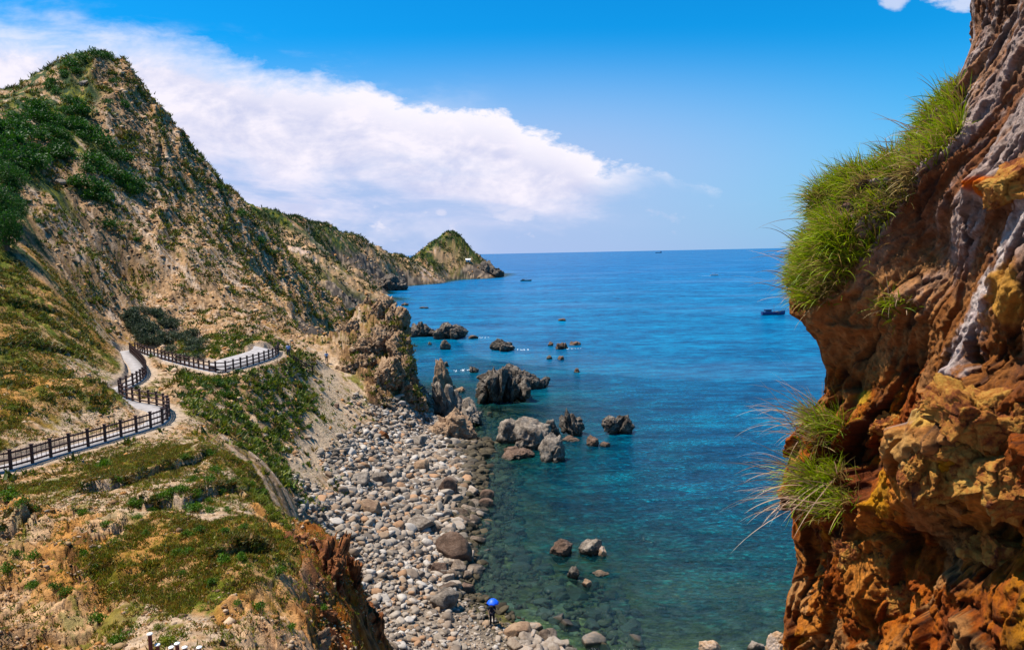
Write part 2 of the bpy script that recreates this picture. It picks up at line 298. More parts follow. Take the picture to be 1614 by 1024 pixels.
for u, Y, z, k in [(480, 44, 4.5, 'B'), (480, 52, 4.2, 'B'), (430, 52, 9.5, 'T'), (540, 42, 3.6, 'B'), (600, 40, 3.2, 'B'), (520, 50, 3.6, 'B'), (640, 30, 3.4, 'B'), (720, 30, 3, 'B'), (800, 26, 3.4, 'B'), (640, 22, 5, 'O'), (560, 22, 10, 'O'),
                   (600, 14, 14, 'O'), (300, 14, 15.5, 'O'), (0, 15, 15.5, 'O'), (-250, 15, 16.5, 'O'), (807, 14, 12, 'O'), (1100, 16, 8, 'O'), (1400, 16, 8, 'O'), (1600, 20, 6, 'O'), (1100, 24, 3.5, 'B'), (1500, 30, 3, 'B'), (1650, 40, 2, 'B'),
                   (807, 5, 20.5, 'O'), (300, 6, 20, 'O'), (0, 7, 20, 'O'), (1300, 8, 16, 'O'), (807, 2, 23.8, 'O'), (200, 2, 24, 'O'), (1400, 2, 24, 'O'), (1700, 5, 20, 'O'),
                   (600, 136, 3, 'D'), (560, 132, 3, 'D'), (640, 124, -1, 'W'), (540, 122, 5.5, 'D'), (600, 150, -3, 'W'), (530, 160, 1, 'D'), (560, 180, -3, 'W'), (680, 113, -1, 'W'), (665, 103, 1, 'B'),
                   (556, 285, -3, 'W'), (572, 265, -5, 'W'), (562, 320, -4, 'W'), (548, 330, -2, 'W'), (572, 370, -5, 'W'), (556, 400, -2.5, 'W'), (535, 300, -3, 'W'), (805, 900, -5, 'W'), (806, 970, -6, 'W'), (840, 930, -10, 'W'), (830, 850, -9, 'W'), (870, 1000, -12, 'W'), (800, 840, -7, 'W'), (150, 215, 70, 'V'), (150, 270, 40, 'T'), (60, 210, 55, 'V'), (240, 225, 50, 'T'), (240, 290, 18, 'T'), (330, 240, 24, 'T'), (290, 230, 34, 'T'), (370, 250, 20, 'T'), (430, 262, 10, 'T'), (480, 272, 3, 'D'), (0, 220, 50, 'V'), (-300, 250, 50, 'V'),
                   (330, 330, 14, 'F'), (400, 340, 10, 'F'), (440, 380, 14, 'F'), (470, 310, -1, 'D'), (520, 300, -4, 'W'), (500, 350, 3, 'D'), (0, 400, 30, 'V'),
                   (400, 540, 30, 'V'), (480, 600, 30, 'V'), (560, 700, 10, 'F'), (630, 800, -3, 'W'), (665, 880, 10, 'F'), (712, 940, 20, 'F'), (745, 980, 0, 'W'), (780, 1050, -10, 'W'), (600, 1000, -10, 'W'), (300, 800, 20, 'V'), (0, 1000, 10, 'V'), (400, 1250, -20, 'W'), (1200, 1250, -30, 'W'), (800, 1250, -25, 'W')]:
    Ah(u, Y, z, k)

# fence line on the outer edge of the switchback road (all at road height)
FL = [(-70, 756), (0, 745), (50, 732), (100, 716), (150, 702), (190, 690), (230, 678), (258, 669), (269, 661), (272, 652), (266, 643), (245, 637), (222, 633), (204, 628), (193, 621), (196, 614), (212, 608), (228, 598),
      (234, 588), (229, 576), (217, 563), (208, 555), (212, 553.5), (228, 560), (250, 566), (290, 577), (330, 586), (350, 587.5), (375, 582), (400, 575), (425, 567), (440, 560), (442, 553)]
FP = np.array([Pz(u, v, RZ)[:2] for u, v in FL])
def catmull(pts, n=8):
    pts = np.asarray(pts, float); q = np.vstack([2 * pts[0] - pts[1], pts, 2 * pts[-1] - pts[-2]]); out = []
    for i in range(1, len(q) - 2):
        for k in range(n):
            t = k / n; a, b, c, d = q[i - 1:i + 3]
            out.append(.5 * (2 * b + (c - a) * t + (2 * a - 5 * b + 4 * c - d) * t * t + (3 * b - a - 3 * c + d) * t ** 3))
    out.append(pts[-1]); return np.array(out)
FC = catmull(FP, 6)
def offset(line, d):
    t = np.gradient(line, axis=0); t /= np.linalg.norm(t, axis=1)[:, None] + 1e-9
    for _ in range(3): t[1:-1] = (t[:-2] + t[1:-1] + t[2:]) / 3
    t /= np.linalg.norm(t, axis=1)[:, None] + 1e-9
    return line + np.stack([-t[:, 1], t[:, 0]], 1) * d
ROADC = offset(FC, .85)
for x, y in ROADC[::8]: C.append((x / y, math.log(y), RZ, 'T' if x / y > -.5 and y > 70 else 'S'))

CA = np.array([(a, b, c) for a, b, c, _ in C]); ZN = [c[3] for c in C]
# drop near-duplicates
keep = []
for i in range(len(CA)):
    if all(np.hypot(*(CA[i, :2] - CA[j, :2])) > .006 for j in keep): keep.append(i)
CA = CA[keep]; ZN = [ZN[i] for i in keep]
def kern(d): return d ** 1.35
Dm = np.hypot(CA[:, None, 0] - CA[None, :, 0], CA[:, None, 1] - CA[None, :, 1])
n_ = len(CA); M = np.zeros((n_ + 1, n_ + 1)); M[:n_, :n_] = kern(Dm); M[:n_, n_] = 1; M[n_, :n_] = 1
sol = np.linalg.solve(M, np.append(CA[:, 2], 0))

tg = np.concatenate([np.arange(-1.05, -.05, .0012), np.arange(-.05, .85, .0032)])
lg = np.concatenate([np.linspace(math.log(1.2), math.log(17), 70)[:-1], np.arange(math.log(17), math.log(300), .0040), np.arange(math.log(300) + .0045, math.log(1250), .0065)])
NC, NR = len(tg), len(lg)
# coarse evaluation then bilinear
tcg = np.linspace(tg[0], tg[-1], 330); lcg = np.linspace(lg[0], lg[-1], 420)
TT, LL = np.meshgrid(tcg, lcg); pts = np.stack([TT.ravel(), LL.ravel()], 1)
ZC = np.empty(len(pts)); zones = 'GTSOBDVFWK'; zi = np.array([zones.index(k) for k in ZN]); WZ = np.zeros((len(pts), len(zones)))
for i in range(0, len(pts), 20000):
    p = pts[i:i + 20000]; d = np.hypot(p[:, 0:1] - CA[None, :, 0], p[:, 1:2] - CA[None, :, 1])
    ZC[i:i + 20000] = kern(d) @ sol[:n_] + sol[n_]
    wgt = 1 / (d + .004) ** 3.5
    for k in range(len(zones)): WZ[i:i + 20000, k] = wgt[:, zi == k].sum(1)
WZ /= WZ.sum(1, keepdims=True)
ZC = ZC.reshape(TT.shape); WZ = WZ.reshape(TT.shape + (len(zones),))
def bil(G, gx, gy, x, y):
    fx = np.clip(np.interp(x, gx, np.arange(len(gx))), 0, len(gx) - 1.001); fy = np.clip(np.interp(y, gy, np.arange(len(gy))), 0, len(gy) - 1.001)
    i = fx.astype(int); j = fy.astype(int); a = fx - i; b = fy - j
    if G.ndim == 3: a = a[..., None]; b = b[..., None]
    return (G[j, i] * (1 - a) + G[j, i + 1] * a) * (1 - b) + (G[j + 1, i] * (1 - a) + G[j + 1, i + 1] * a) * b
TG, LG = np.meshgrid(tg, lg); YY = np.exp(LG); XX = TG * YY
# warp the zone lookup a little so borders are ragged
wx = fbm2(XX / (YY * .05), YY * 0 + LG / .05, 4) * .012; wy = fbm2(XX / (YY * .05) + 40, LG / .05 + 7, 4) * .02
Zt = bil(ZC, tcg, lcg, TG, LG); WW = bil(WZ, tcg, lcg, TG + wx, LG + wy)
zw = {k: WW[..., i] for i, k in enumerate(zones)}
zw = {k: ss(v, .25, .65) for k, v in zw.items()}
tot = sum(zw.values()) + 1e-4; zw = {k: v / tot for k, v in zw.items()}
land = ss(Zt, -.2, 1.5)
# relief
rough = zw['K'] * 1.7 + zw['T'] * 1.0 + zw['V'] * .8 + zw['O'] * .55 + zw['F'] * 1.6 + zw['D'] * 1.3 + zw['G'] * .45 + zw['S'] * .22 + zw['B'] * .10 + zw['W'] * .5
dk = ss(YY, 20, 160)                                   # larger forms further away
ca, sa = .37, -.93
al = XX * ca + YY * sa; ac = XX * -sa + YY * ca        # along / across the rock ribs
warp = fbm2(XX / 14, YY / 14, 3) * 5
big = fbm2(XX / 30, YY / 30, 3) * 3.0 * dk
ribs = (1 - np.abs(noise2((ac + warp) / 6.0, al / 34))) ** 2 * 1.9 - 1
ribs2 = (1 - np.abs(noise2((ac + warp) / 2.2 + 5, al / 12))) ** 2 - .5
Zt = Zt + big * (rough) * ss(Zt, 3, 20) * (1 - .8 * ss(np.abs(TG + .57), .06, .0) * ss(YY, 200, 150))
PX = XX + Zt * .9; PY = YY - Zt * .7
steepz = (zw['T'] + zw['F'] * .7 + zw['D'] + zw['V'] * .5)
Zt = Zt + (ribs * 1.15 * dk + ribs2 * .42 * ss(YY, 50, 130)) * steepz * ss(Zt, 1, 6)
f1, e1, r1 = facet2(PX / 2.4 + warp * .1, PY / 2.4); f2, e2, r2 = facet2((PX + YY * .3) / .85, PY / .95)
f3, e3, r3 = facet2(PX / 9 + 3, PY / 9)
Zt = Zt + f3 * 1.3 * (zw['F'] + zw['D'] + zw['T'] * .5) * ss(Zt, .5, 8) * dk
Zt = Zt + f1 * .30 * rough * np.clip(.25 + dk, 0, 1) * (zw['T'] + zw['F'] + zw['D'] + zw['O'] + zw['W'] * .6 + zw['K'] * 2.2)
Zt = Zt + f2 * .13 * (zw['K'] * 3.5 + zw['T'] + zw['F'] + zw['D'] + zw['O'] * .7 + zw['B'] * .3 + zw['W'] * .8)
Zt = Zt + fbm2(XX / 5, YY / 5, 5) * .9 * rough * (zw['G'] + zw['O'] + zw['S'] + .3) * ss(YY, 10, 40) * ss(Zt, .3, 3)
# grazed terraces: little steps
tz = Zt + fbm2(XX / 5, YY / 5, 4) * 2.2
stp = .75; fr = tz / stp - np.floor(tz / stp)
Zt = Zt + (ss(fr, .55, .95) - fr) * stp * .65 * zw['G'] * ss(fbm2(XX / 9 + 3, YY / 9, 2), -.25, .2)
Zt = Zt + fbm2(XX / .6, YY / .6, 4, .6) * .12 * rough
# orange knobbly rock in the foreground
Zt = Zt + ((1 - np.abs(fbm2(XX / 3.4, YY / 3.4, 5, .5))) ** 2 - .7) * .75 * zw['O'] * ss(YY, 12, 22)
fo, eo, ro = facet2(XX / 1.5 + 11 + fbm2(XX, YY, 2) * .4, YY / 1.5)
Zt = Zt + fo * .24 * zw['O'] - (1 - ss(eo, 0, .10)) * .10 * zw['O']
Zt = np.where(YY < 12, np.minimum(Zt, H - .75 - .80 * YY), Zt)
LIPS = []
# overhanging turf lips in the bowl: the ground behind each line stands proud of the ground in front
for lip, hh_ in (([(120, 776), (170, 768), (215, 760), (262, 742), (310, 730), (345, 712)], .42), ([(205, 800), (240, 798), (290, 797), (325, 778), (370, 775), (398, 790)], .42), ([(0, 822), (30, 822), (60, 812)], .4), ([(0, 545), (60, 548), (120, 560)], .35), ([(0, 480), (60, 486), (110, 500)], .35), ([(330, 880), (360, 872), (400, 868), (430, 870)], .4)):
    lx = []
    for u_, v_ in lip:
        tx_, tz_ = ray(u_, v_); i_c = int(np.clip(np.interp(tx_, tg, np.arange(NC)), 0, NC - 1)); cl_ = Zt[:, i_c] - (H + tz_ * np.exp(lg)); j_c = np.nonzero((cl_ >= 0) & (lg > 2.3))[0][0]; lx.append((tx_, lg[j_c]))
    LIPS.append(lx); lx = np.array(lx); yl = np.interp(TG[0], lx[:, 0], lx[:, 1], left=np.nan, right=np.nan)
    dl = (np.exp(LG) - np.exp(yl)[None]) + fbm2(XX / 1.3, YY / 1.3, 3) * .9; ends = ss(TG[0], lx[0, 0], lx[0, 0] + .02) * (1 - ss(TG[0], lx[-1, 0] - .02, lx[-1, 0]))
    Zt = Zt + np.nan_to_num(ss(dl, -.05, .22) * np.exp(-np.clip(dl, 0, 99) / 2.6) * hh_ * ends[None] - ss(dl, -.8, -.1) * (dl < 0) * .25 * ends[None])
rs_ = ss(TG, -.34, -.28) * ss(YY, 23, 26) * ss(YY, 46, 42) * zw['O']; PX = XX + Zt * .9; PY = YY - Zt * .7; fr1, er1, rr1 = facet2(PX / 2.1 + 4, PY / 2.1); fr2, er2, rr2 = facet2(PX / .8 + 9, PY / .8); Zt = Zt + fbm2(XX / 2.4, YY / 2.4, 4, .6) * .8 * rs_
fo1, eo1, ro1 = facet2(PX / .9 + 3, PY / .9); Zt = Zt + (fo1 * .16 + fbm2(PX / .5, PY / .5, 4, .6) * .16) * zw['O'] * ss(YY, 14, 20)
# soil bank cut above the road + carve the road bed
sel = (YY > 33) & (YY < 115) & (TG < -.25)
xs, ys_ = XX[sel], YY[sel]; dist = np.full(xs.shape, 99.)
for i in range(len(ROADC) - 1):
    ax, ay = ROADC[i]; bx, by = ROADC[i + 1]; L2 = (bx - ax) ** 2 + (by - ay) ** 2 + 1e-9
    t = np.clip(((xs - ax) * (bx - ax) + (ys_ - ay) * (by - ay)) / L2, 0, 1)
    dist = np.minimum(dist, np.hypot(xs - ax - t * (bx - ax), ys_ - ay - t * (by - ay)))
DR = np.full(XX.shape, 99.); DR[sel] = dist
k = 1 - ss(DR, .95, np.where(Zt > RZ, 1.35, 3.6))
Zt = np.where(DR < 20, Zt * (1 - k) + (RZ - .08) * k, Zt)
NT_ = 25 * 6                                         # from here on the road is a wider ramp banked against the hill
RMP = offset(FC, 2.2)[NT_:-1]
dist = np.full(xs.shape, 99.)
for i in range(len(RMP) - 1):
    ax, ay = RMP[i]; bx, by = RMP[i + 1]; t = np.clip(((xs - ax) * (bx - ax) + (ys_ - ay) * (by - ay)) / ((bx - ax) ** 2 + (by - ay) ** 2 + 1e-9), 0, 1)
    dist = np.minimum(dist, np.hypot(xs - ax - t * (bx - ax), ys_ - ay - t * (by - ay)))
D2 = np.full(XX.shape, 99.); D2[sel] = dist; D2 = np.where(DR < .9, 99, D2)
k = 1 - ss(D2, .9, 1.6); Zt = Zt * (1 - k) + np.minimum(Zt, RZ + .35) * k; DR = np.minimum(DR, D2)
# beach path
def dist_poly(pl):
    d = np.full(XX.shape, 99.)
    bx0, bx1 = pl[:, 0].min() - 6, pl[:, 0].max() + 6; by0, by1 = pl[:, 1].min() - 6, pl[:, 1].max() + 6
    s_ = (XX > bx0) & (XX < bx1) & (YY > by0) & (YY < by1); xs, ys_ = XX[s_], YY[s_]; dd = np.full(xs.shape, 99.)
    for i in range(len(pl) - 1):
        ax, ay = pl[i]; bx, by = pl[i + 1]; t = np.clip(((xs - ax) * (bx - ax) + (ys_ - ay) * (by - ay)) / ((bx - ax) ** 2 + (by - ay) ** 2 + 1e-9), 0, 1)
        dd = np.minimum(dd, np.hypot(xs - ax - t * (bx - ax), ys_ - ay - t * (by - ay)))
    d[s_] = dd; return d

def hit(u, v, lo=1.3):
    """first ground point seen along the ray of the photo's pixel (u,v)"""
    u = np.atleast_1d(u).astype(float); v = np.atleast_1d(v).astype(float); tx, tzz = ray(u, v); out = []
    for a, b in zip(tx, tzz):
        fx = np.clip(np.interp(a, tg, np.arange(NC)), 0, NC - 1.001); i = int(fx); c = fx - i
        col = Zt[:, i] * (1 - c) + Zt[:, i + 1] * c; r_ = H + b * np.exp(lg)
        h = np.nonzero((col >= r_) & (np.exp(lg) > lo))[0]
        if len(h) == 0: out.append((a * 900, 900, 0)); continue
        j = max(1, h[0]); d0 = r_[j - 1] - col[j - 1]; d1 = r_[j] - col[j]; f = d0 / (d0 - d1 + 1e-9) if d0 > 0 else 0
        Yh = math.exp(lg[j - 1] + (lg[j] - lg[j - 1]) * f); out.append((a * Yh, Yh, H + b * Yh))
    return np.array(out)
def hgt(x, y):
    x = np.asarray(x, float); y = np.maximum(np.asarray(y, float), 1.3)
    return bil(Zt, tg, lg, x / y, np.log(y))
def wzone(k, x, y): return bil(zw[k], tg, lg, x / y, np.log(y))

pathpx = [(512, 574), (522, 590), (516, 620), (530, 640), (528, 660), (505, 690), (492, 705), (486, 730), (478, 745)]
pl = catmull(np.array([hit(u, v)[0][:2] for u, v in pathpx]), 5); DP = dist_poly(pl)
pathw = 1 - ss(DP + fbm2(XX / 1.2, YY / 1.2, 3) * .8, .7, 1.8)

# ---- ground colour, per vertex (albedo only)
def c3(*c): return np.array(c, float)
PX = XX + Zt * .9; PY = YY - Zt * .7
nA = fbm2(PX / 3.2, PY / 3.2, 5, .6); nB = fbm2(PX / 11 + 9, PY / 11, 4); nC = fbm2(PX / .8 + 3, PY / .8, 4, .65); nD = fbm2(XX / 30, YY / 30 + 5, 3)
def mixc(a, b, t): return a * (1 - t[..., None]) + b * t[..., None]
soil = mixc(c3(.48, .26, .12), c3(.60, .38, .22), ss(nA, -.3, .4)); soil = mixc(soil, c3(.36, .20, .10), ss(nC, .1, .5) * .7)
rockT = mixc(c3(.47, .295, .17), c3(.20, .11, .055), ss(e2, .16, .02) * .8); rockT = mixc(rockT, c3(.66, .50, .38), ss(r2, .72, .88) * .7); rockT = mixc(rockT, c3(.16, .11, .07), ss(r1 + nC * .4, .75, .95) * .7)
rockT = mixc(rockT, c3(.45, .24, .12), ss(nB, .15, .45) * .6)
vegc = mixc(c3(.11, .13, .02), c3(.21, .19, .03), ss(nC, -.3, .3)); vegc = mixc(vegc, c3(.27, .14, .03), ss(nB + nA * .6, -.05, .35) * .9); vegc = mixc(vegc, c3(.05, .045, .012), ss(nC - nA * .4, .18, .4) * .7)
dark = mixc(c3(.022, .045, .014), c3(.05, .085, .02), ss(nC, -.2, .3))
grassy = mixc(vegc, mixc(soil, c3(.58, .30, .12), ss(nB, -.1, .3)), ss(nA * .8 + nC * .5 + nB * .3, -.10, .12) * .9)
nE = fbm2(PX / .45, PY / .45, 3, .6); tuft = mixc(rockT, vegc, ss(nC + nB * .6 + .08 * np.sin(ac), .20, .36) * .85); tuft = mixc(tuft, c3(.09, .055, .03), ss(nE + nA * .3, .18, .38) * .8); tuft = mixc(tuft, c3(.72, .52, .36), ss(-nE, .22, .4) * .7)
org = mixc(c3(.58, .28, .10), c3(.66, .40, .21), ss(nA, -.3, .3)); org = mixc(org, c3(.36, .11, .03), ss(nB + nC * .6, -.02, .3) * .8); org = mixc(org, c3(.12, .065, .035), ss(nC * .6 - nA, .12, .4) * .75); org = mixc(org, vegc, ss(nA + nC * .6, .18, .34) * .85); org = mixc(org, c3(.10, .045, .02), ss(eo, .10, .0) * .7)
org = mixc(org, c3(.66, .48, .33), ss(ro, .7, .8) * .5)
rust = ss(XX / YY, -.34, -.28) * ss(YY, 24, 26) * ss(YY, 46, 42)
org = mixc(org, mixc(c3(.30, .085, .02), c3(.10, .03, .015), ss(nC, -.2, .3)), rust * .8)
beach = mixc(c3(.42, .33, .25), c3(.22, .17, .13), ss(nC, -.2, .2)); beach = mixc(beach, c3(.10, .08, .05), ss(Zt, 1.3, .5))
darkr = mixc(c3(.13, .10, .08), c3(.04, .033, .028), ss(nC + f1 * .3, -.2, .3)); darkr = mixc(darkr, c3(.42, .31, .22), ss(r2, .72, .82) * .8)
farr = mixc(c3(.55, .35, .20), c3(.20, .13, .08), ss(f1 + nC, 0, .6)); farr = mixc(farr, c3(.70, .52, .42), ss(nB + nC * .4, .15, .4) * .8)
farr = mixc(farr, c3(.13, .13, .03), ss(nA + nD, .05, .35) * .75)
farr = mixc(farr, c3(.04, .07, .02), ss(Zt / 55 + nD * .6 + nB * .3 - .25, .35, .75))
seab = mixc(c3(.17, .15, .05), c3(.05, .055, .035), ss(nA + nC * .6, -.15, .25)); seab = mixc(seab, c3(.38, .31, .14), ss(nB + nC * .6, .2, .4)); seab = mixc(seab, c3(.02, .022, .018), ss(e2, .16, .0) * .8); seab = mixc(seab, c3(.30, .27, .20), ss(r2, .75, .9) * .7)
crg = mixc(c3(.42, .25, .13), c3(.12, .065, .035), ss(nC + f1 * .4 + (e2 < .1) * .3, -.1, .35)); crg = mixc(crg, c3(.62, .44, .29), ss(r2, .7, .85) * .7); crg = mixc(crg, vegc, ss(nB + nC, .12, .3) * .8)
scrub = mixc(mixc(dark, vegc, ss(nC + nA, -.1, .3)), rockT, ss(nB * .9 + nA * .6 + nC * .3, .02, .22))
sandp = mixc(c3(.60, .44, .31), c3(.50, .33, .20), ss(nC, -.2, .3)); sandp = mixc(sandp, c3(.50, .26, .11), ss(nB + nC * .4, -.05, .3) * .7); sandp = mixc(sandp, vegc, ss(nA + nC * .5, .14, .3) * .85)
seab = seab * .7
COLT = (zw['G'][..., None] * grassy + zw['T'][..., None] * tuft + zw['S'][..., None] * sandp + zw['O'][..., None] * org + zw['B'][..., None] * beach + zw['D'][..., None] * darkr
        + zw['V'][..., None] * scrub + zw['F'][..., None] * farr + zw['W'][..., None] * seab + zw['K'][..., None] * crg)
COLT = mixc(COLT, darkr * .8, ss(Zt, 2.2 + nA, .4) * (YY > 130) * 1.0)
COLT = mixc(COLT, c3(.62, .46, .32), pathw * .85)
COLT = mixc(COLT, c3(.52, .40, .30), (1 - ss(DR, 1.0, 2.0)))
bank = ss(DR, 6, 3.5) * (1 - ss(DR, 1.0, 1.4)) * ss(TG, -.40, -.60) * ss(Zt, 14.6, 15.0)
COLT = mixc(COLT, mixc(c3(.62, .45, .31), c3(.50, .30, .15), ss(nC, -.1, .3)), bank * .9)

idx = np.arange(NR * NC).reshape(NR, NC)
q = np.stack([idx[:-1, :-1], idx[:-1, 1:], idx[1:, 1:], idx[1:, :-1]], -1).reshape(-1, 4)
zf = np.maximum(Zt[:-1, :-1], Zt[1:, 1:]).ravel(); q = q[zf > -13]
used = np.zeros(NR * NC, bool); used[q.ravel()] = True; remap = np.cumsum(used) - 1
V3 = np.stack([XX, YY, Zt], -1).reshape(-1, 3)[used]
mground = attr_mat("ground_surface", .95, 2.6, .55, .9, 3.2, .22)
terrain = mesh_np("hillside", V3, remap[q], mground, COLT.reshape(-1, 3)[used], smooth=True); terrain['kind'] = 'structure'

# ---- road ribbon
rd_out = offset(FC, .12); rd_in = offset(FC, 1.60); nr = len(FC)
rv = []; 
for i in range(nr):
    for p in (rd_out[i], rd_out[i], rd_in[i], rd_in[i]):
        rv.append((p[0], p[1], 0))
rv = np.array(rv); rv[0::4, 2] = RZ - .35; rv[1::4, 2] = RZ; rv[2::4, 2] = RZ + .02; rv[3::4, 2] = RZ - .5
rmp = ss(np.arange(nr), NT_, NT_ + 22); rin2 = offset(FC, 3.1); rv[2::4, :2] = rd_in * (1 - rmp[:, None]) + rin2 * rmp[:, None]; rv[3::4, :2] = rv[2::4, :2]; rv[2::4, 2] = RZ + .02 + .80 * rmp; rv[3::4, 2] = rv[2::4, 2] - .6
rf = []
for i in range(nr - 1):
    for k in range(3): rf.append((i * 4 + k, (i + 1) * 4 + k, (i + 1) * 4 + k + 1, i * 4 + k + 1))
mroad = flat_mat("pale_concrete", (.40, .365, .36), .9, .2, .28, 1.6)
road = mesh_np("road", rv, rf, mroad); road['kind'] = 'structure'

# ------------------------------------------------------------------ sea
ts = np.concatenate([np.linspace(-2.5, -1.0, 30)[:-1], np.linspace(-1.0, .9, 520), np.linspace(.9, 2.6, 30)[1:]]); ls = np.concatenate([np.linspace(math.log(16), math.log(600), 520), np.linspace(math.log(610), math.log(90000), 60)])
TS, LS = np.meshgrid(ts, ls); YS = np.exp(LS); XS = TS * YS
dep = -bil(Zt, tg, lg, TS, LS); dep = np.where((YS > 1150) | (np.abs(TS) > 1.04), 30, dep)
i_ = np.arange(TS.size).reshape(TS.shape); qs = np.stack([i_[:-1, :-1], i_[:-1, 1:], i_[1:, 1:], i_[1:, :-1]], -1)
ok = (np.maximum(np.maximum(dep[:-1, :-1], dep[1:, 1:]), np.maximum(dep[1:, :-1], dep[:-1, 1:])) > -2.5)
swell = fbm2(XS / 9, YS / 5, 3) * .05
msea, t, out = mat_base("sea_water")
da = t.new('ShaderNodeAttribute', attribute_name="depth").outputs['Fac']; geo = t.new('ShaderNodeNewGeometry'); pos = geo.outputs['Position']
mp = t.new('ShaderNodeMapping'); t.l.new(pos, mp.inputs[0]); mp.inputs['Scale'].default_value = (.55, 1.25, 1); mp.inputs['Rotation'].default_value = (0, 0, R(12))
ln_ = t.new('ShaderNodeVectorMath', operation='LENGTH'); t.l.new(pos, ln_.inputs[0]); dd_ = ln_.outputs['Value']
w1 = t.noise(mp.outputs[0], .35, 5, .6, .3); w2 = t.noise(mp.outputs[0], 1.9, 6, .68, .4); w3 = t.noise(mp.outputs[0], .05, 4, .6)
mp2 = t.new('ShaderNodeMapping'); t.l.new(pos, mp2.inputs[0]); mp2.inputs['Scale'].default_value = (.06, .42, 1); w5 = t.noise(mp2.outputs[0], 1.0, 6, .68); w4 = t.noise(mp.outputs[0], .009, 4, .6); big_ = t.noise(pos, .16, 5, .65, .5)
dn = t.m('ADD', da, t.m('MULTIPLY', t.m('SUBTRACT', big_, .5), t.m('MINIMUM', t.m('MULTIPLY', da, .7), 5.0)))
opac = t.m('SUBTRACT', 1.0, t.m('EXPONENT', t.m('MULTIPLY', t.m('MAXIMUM', dn, 0.0), -.36)))
w6 = t.noise(mp.outputs[0], 3.6, 3, .6, .8); fle = t.m('SUBTRACT', t.m('ADD', t.m('MULTIPLY', w6, .6), t.m('MULTIPLY', w2, .4)), .5); opac = t.m('ADD', opac, t.m('MULTIPLY', fle, t.m('MULTIPLY', t.sstep(da, .1, 1.2), 1.6)), 0.0, clamp=True); opac = t.m('MAXIMUM', opac, t.sstep(da, 4.5, 9.5)); deep = t.ramp(t.m('DIVIDE', dn, 14.0), [(0, (.036, .046, .022)), (.10, (.004, .046, .046)), (.26, (.000, .066, .105)), (.5, (.000, .088, .19)), (1, (.000, .118, .29))])
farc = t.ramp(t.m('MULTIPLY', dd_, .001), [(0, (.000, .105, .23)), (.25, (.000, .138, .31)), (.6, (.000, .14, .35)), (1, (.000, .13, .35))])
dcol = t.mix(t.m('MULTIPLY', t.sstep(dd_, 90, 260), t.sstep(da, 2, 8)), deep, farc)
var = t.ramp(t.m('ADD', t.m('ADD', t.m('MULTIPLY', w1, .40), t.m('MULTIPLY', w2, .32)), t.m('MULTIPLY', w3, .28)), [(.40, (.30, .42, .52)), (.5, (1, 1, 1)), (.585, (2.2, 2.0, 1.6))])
dcol = t.mix(1.0, dcol, var, 'MULTIPLY'); dcol = t.mix(1.0, dcol, t.mix(t.sstep(dd_, 170, 60), g(1, 1, 1), t.ramp(fle, [(-.0, (.55, .62, .68)), (.04, (1, 1, 1)), (.10, (2.0, 2.0, 1.7))])), 'MULTIPLY'); dcol = t.mix(1.0, dcol, t.ramp(w5, [(.36, (.70, .77, .84)), (.5, (1, 1, 1)), (.64, (1.28, 1.22, 1.14))]), 'MULTIPLY')  # ripple light and dark and sparkle flecks painted into the water colour
# broad pale patches: reflected sky sheen painted into the water colour
sheen = t.m('MULTIPLY', t.sstep(w4, .50, .62), .10)
dcol = t.mix(sheen, dcol, g(.25, .40, .62))
bump = t.new('ShaderNodeBump', i_Height=t.m('ADD', t.m('MULTIPLY', w1, 1.0), t.m('MULTIPLY', w2, .38))); bump.inputs['Strength'].default_value = .8; bump.inputs['Distance'].default_value = .55
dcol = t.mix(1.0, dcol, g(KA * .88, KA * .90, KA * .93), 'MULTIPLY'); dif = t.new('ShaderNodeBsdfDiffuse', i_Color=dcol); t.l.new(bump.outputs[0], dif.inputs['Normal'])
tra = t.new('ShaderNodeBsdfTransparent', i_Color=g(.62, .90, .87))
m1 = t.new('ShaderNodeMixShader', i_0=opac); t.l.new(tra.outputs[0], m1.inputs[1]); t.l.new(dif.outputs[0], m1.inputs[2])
gl = t.new('ShaderNodeBsdfGlossy', i_Color=g(1, 1, 1), i_Roughness=.12); t.l.new(bump.outputs[0], gl.inputs['Normal'])
fr_ = t.new('ShaderNodeFresnel', i_IOR=1.33); t.l.new(bump.outputs[0], fr_.inputs['Normal'])
m2 = t.new('ShaderNodeMixShader', i_0=t.m('MINIMUM', t.m('MULTIPLY', fr_.outputs[0], .55), .18)); t.l.new(m1.outputs[0], m2.inputs[1]); t.l.new(gl.outputs[0], m2.inputs[2]); t.l.new(m2.outputs[0], out.inputs[0])
sea = mesh_np("sea", np.stack([XS, YS, swell * ss(YS, 20, 40)], -1).reshape(-1, 3), qs.reshape(-1, 4)[ok.ravel()], msea, smooth=True, attrs={'depth': dep.ravel()}); sea['kind'] = 'structure'

# ------------------------------------------------------------------ right-hand cliff (a wall running away from the camera)
D0 = 5.2
prof = [(-500, 1590), (-200, 1562), (0, 1533), (60, 1536), (95, 1524), (125, 1510), (160, 1492), (200, 1462), (235, 1440), (262, 1405), (280, 1345), (300, 1305), (335, 1287), (380, 1272), (430, 1262), (470, 1250), (492, 1252), (510, 1278), (535, 1292),
        (580, 1307), (625, 1303), (650, 1283), (690, 1262), (740, 1252), (800, 1250), (845, 1247), (880, 1258), (930, 1246), (980, 1240), (1024, 1236), (1200, 1222), (1700, 1190), (3000, 1120)]
basep = [(-500, 1590), (-200, 1562), (0, 1533), (100, 1524), (200, 1480), (300, 1425), (400, 1370), (500, 1330), (600, 1318), (750, 1300), (900, 1272), (1024, 1250), (1200, 1230), (1700, 1190), (3000, 1120)]
pv = np.array([p[0] for p in prof]); pu = np.array([p[1] for p in prof])
_tx, _tz = ray(np.interp(pv, pv, pu), pv); prof_z = H + _tz * D0; prof_x = _tx * D0
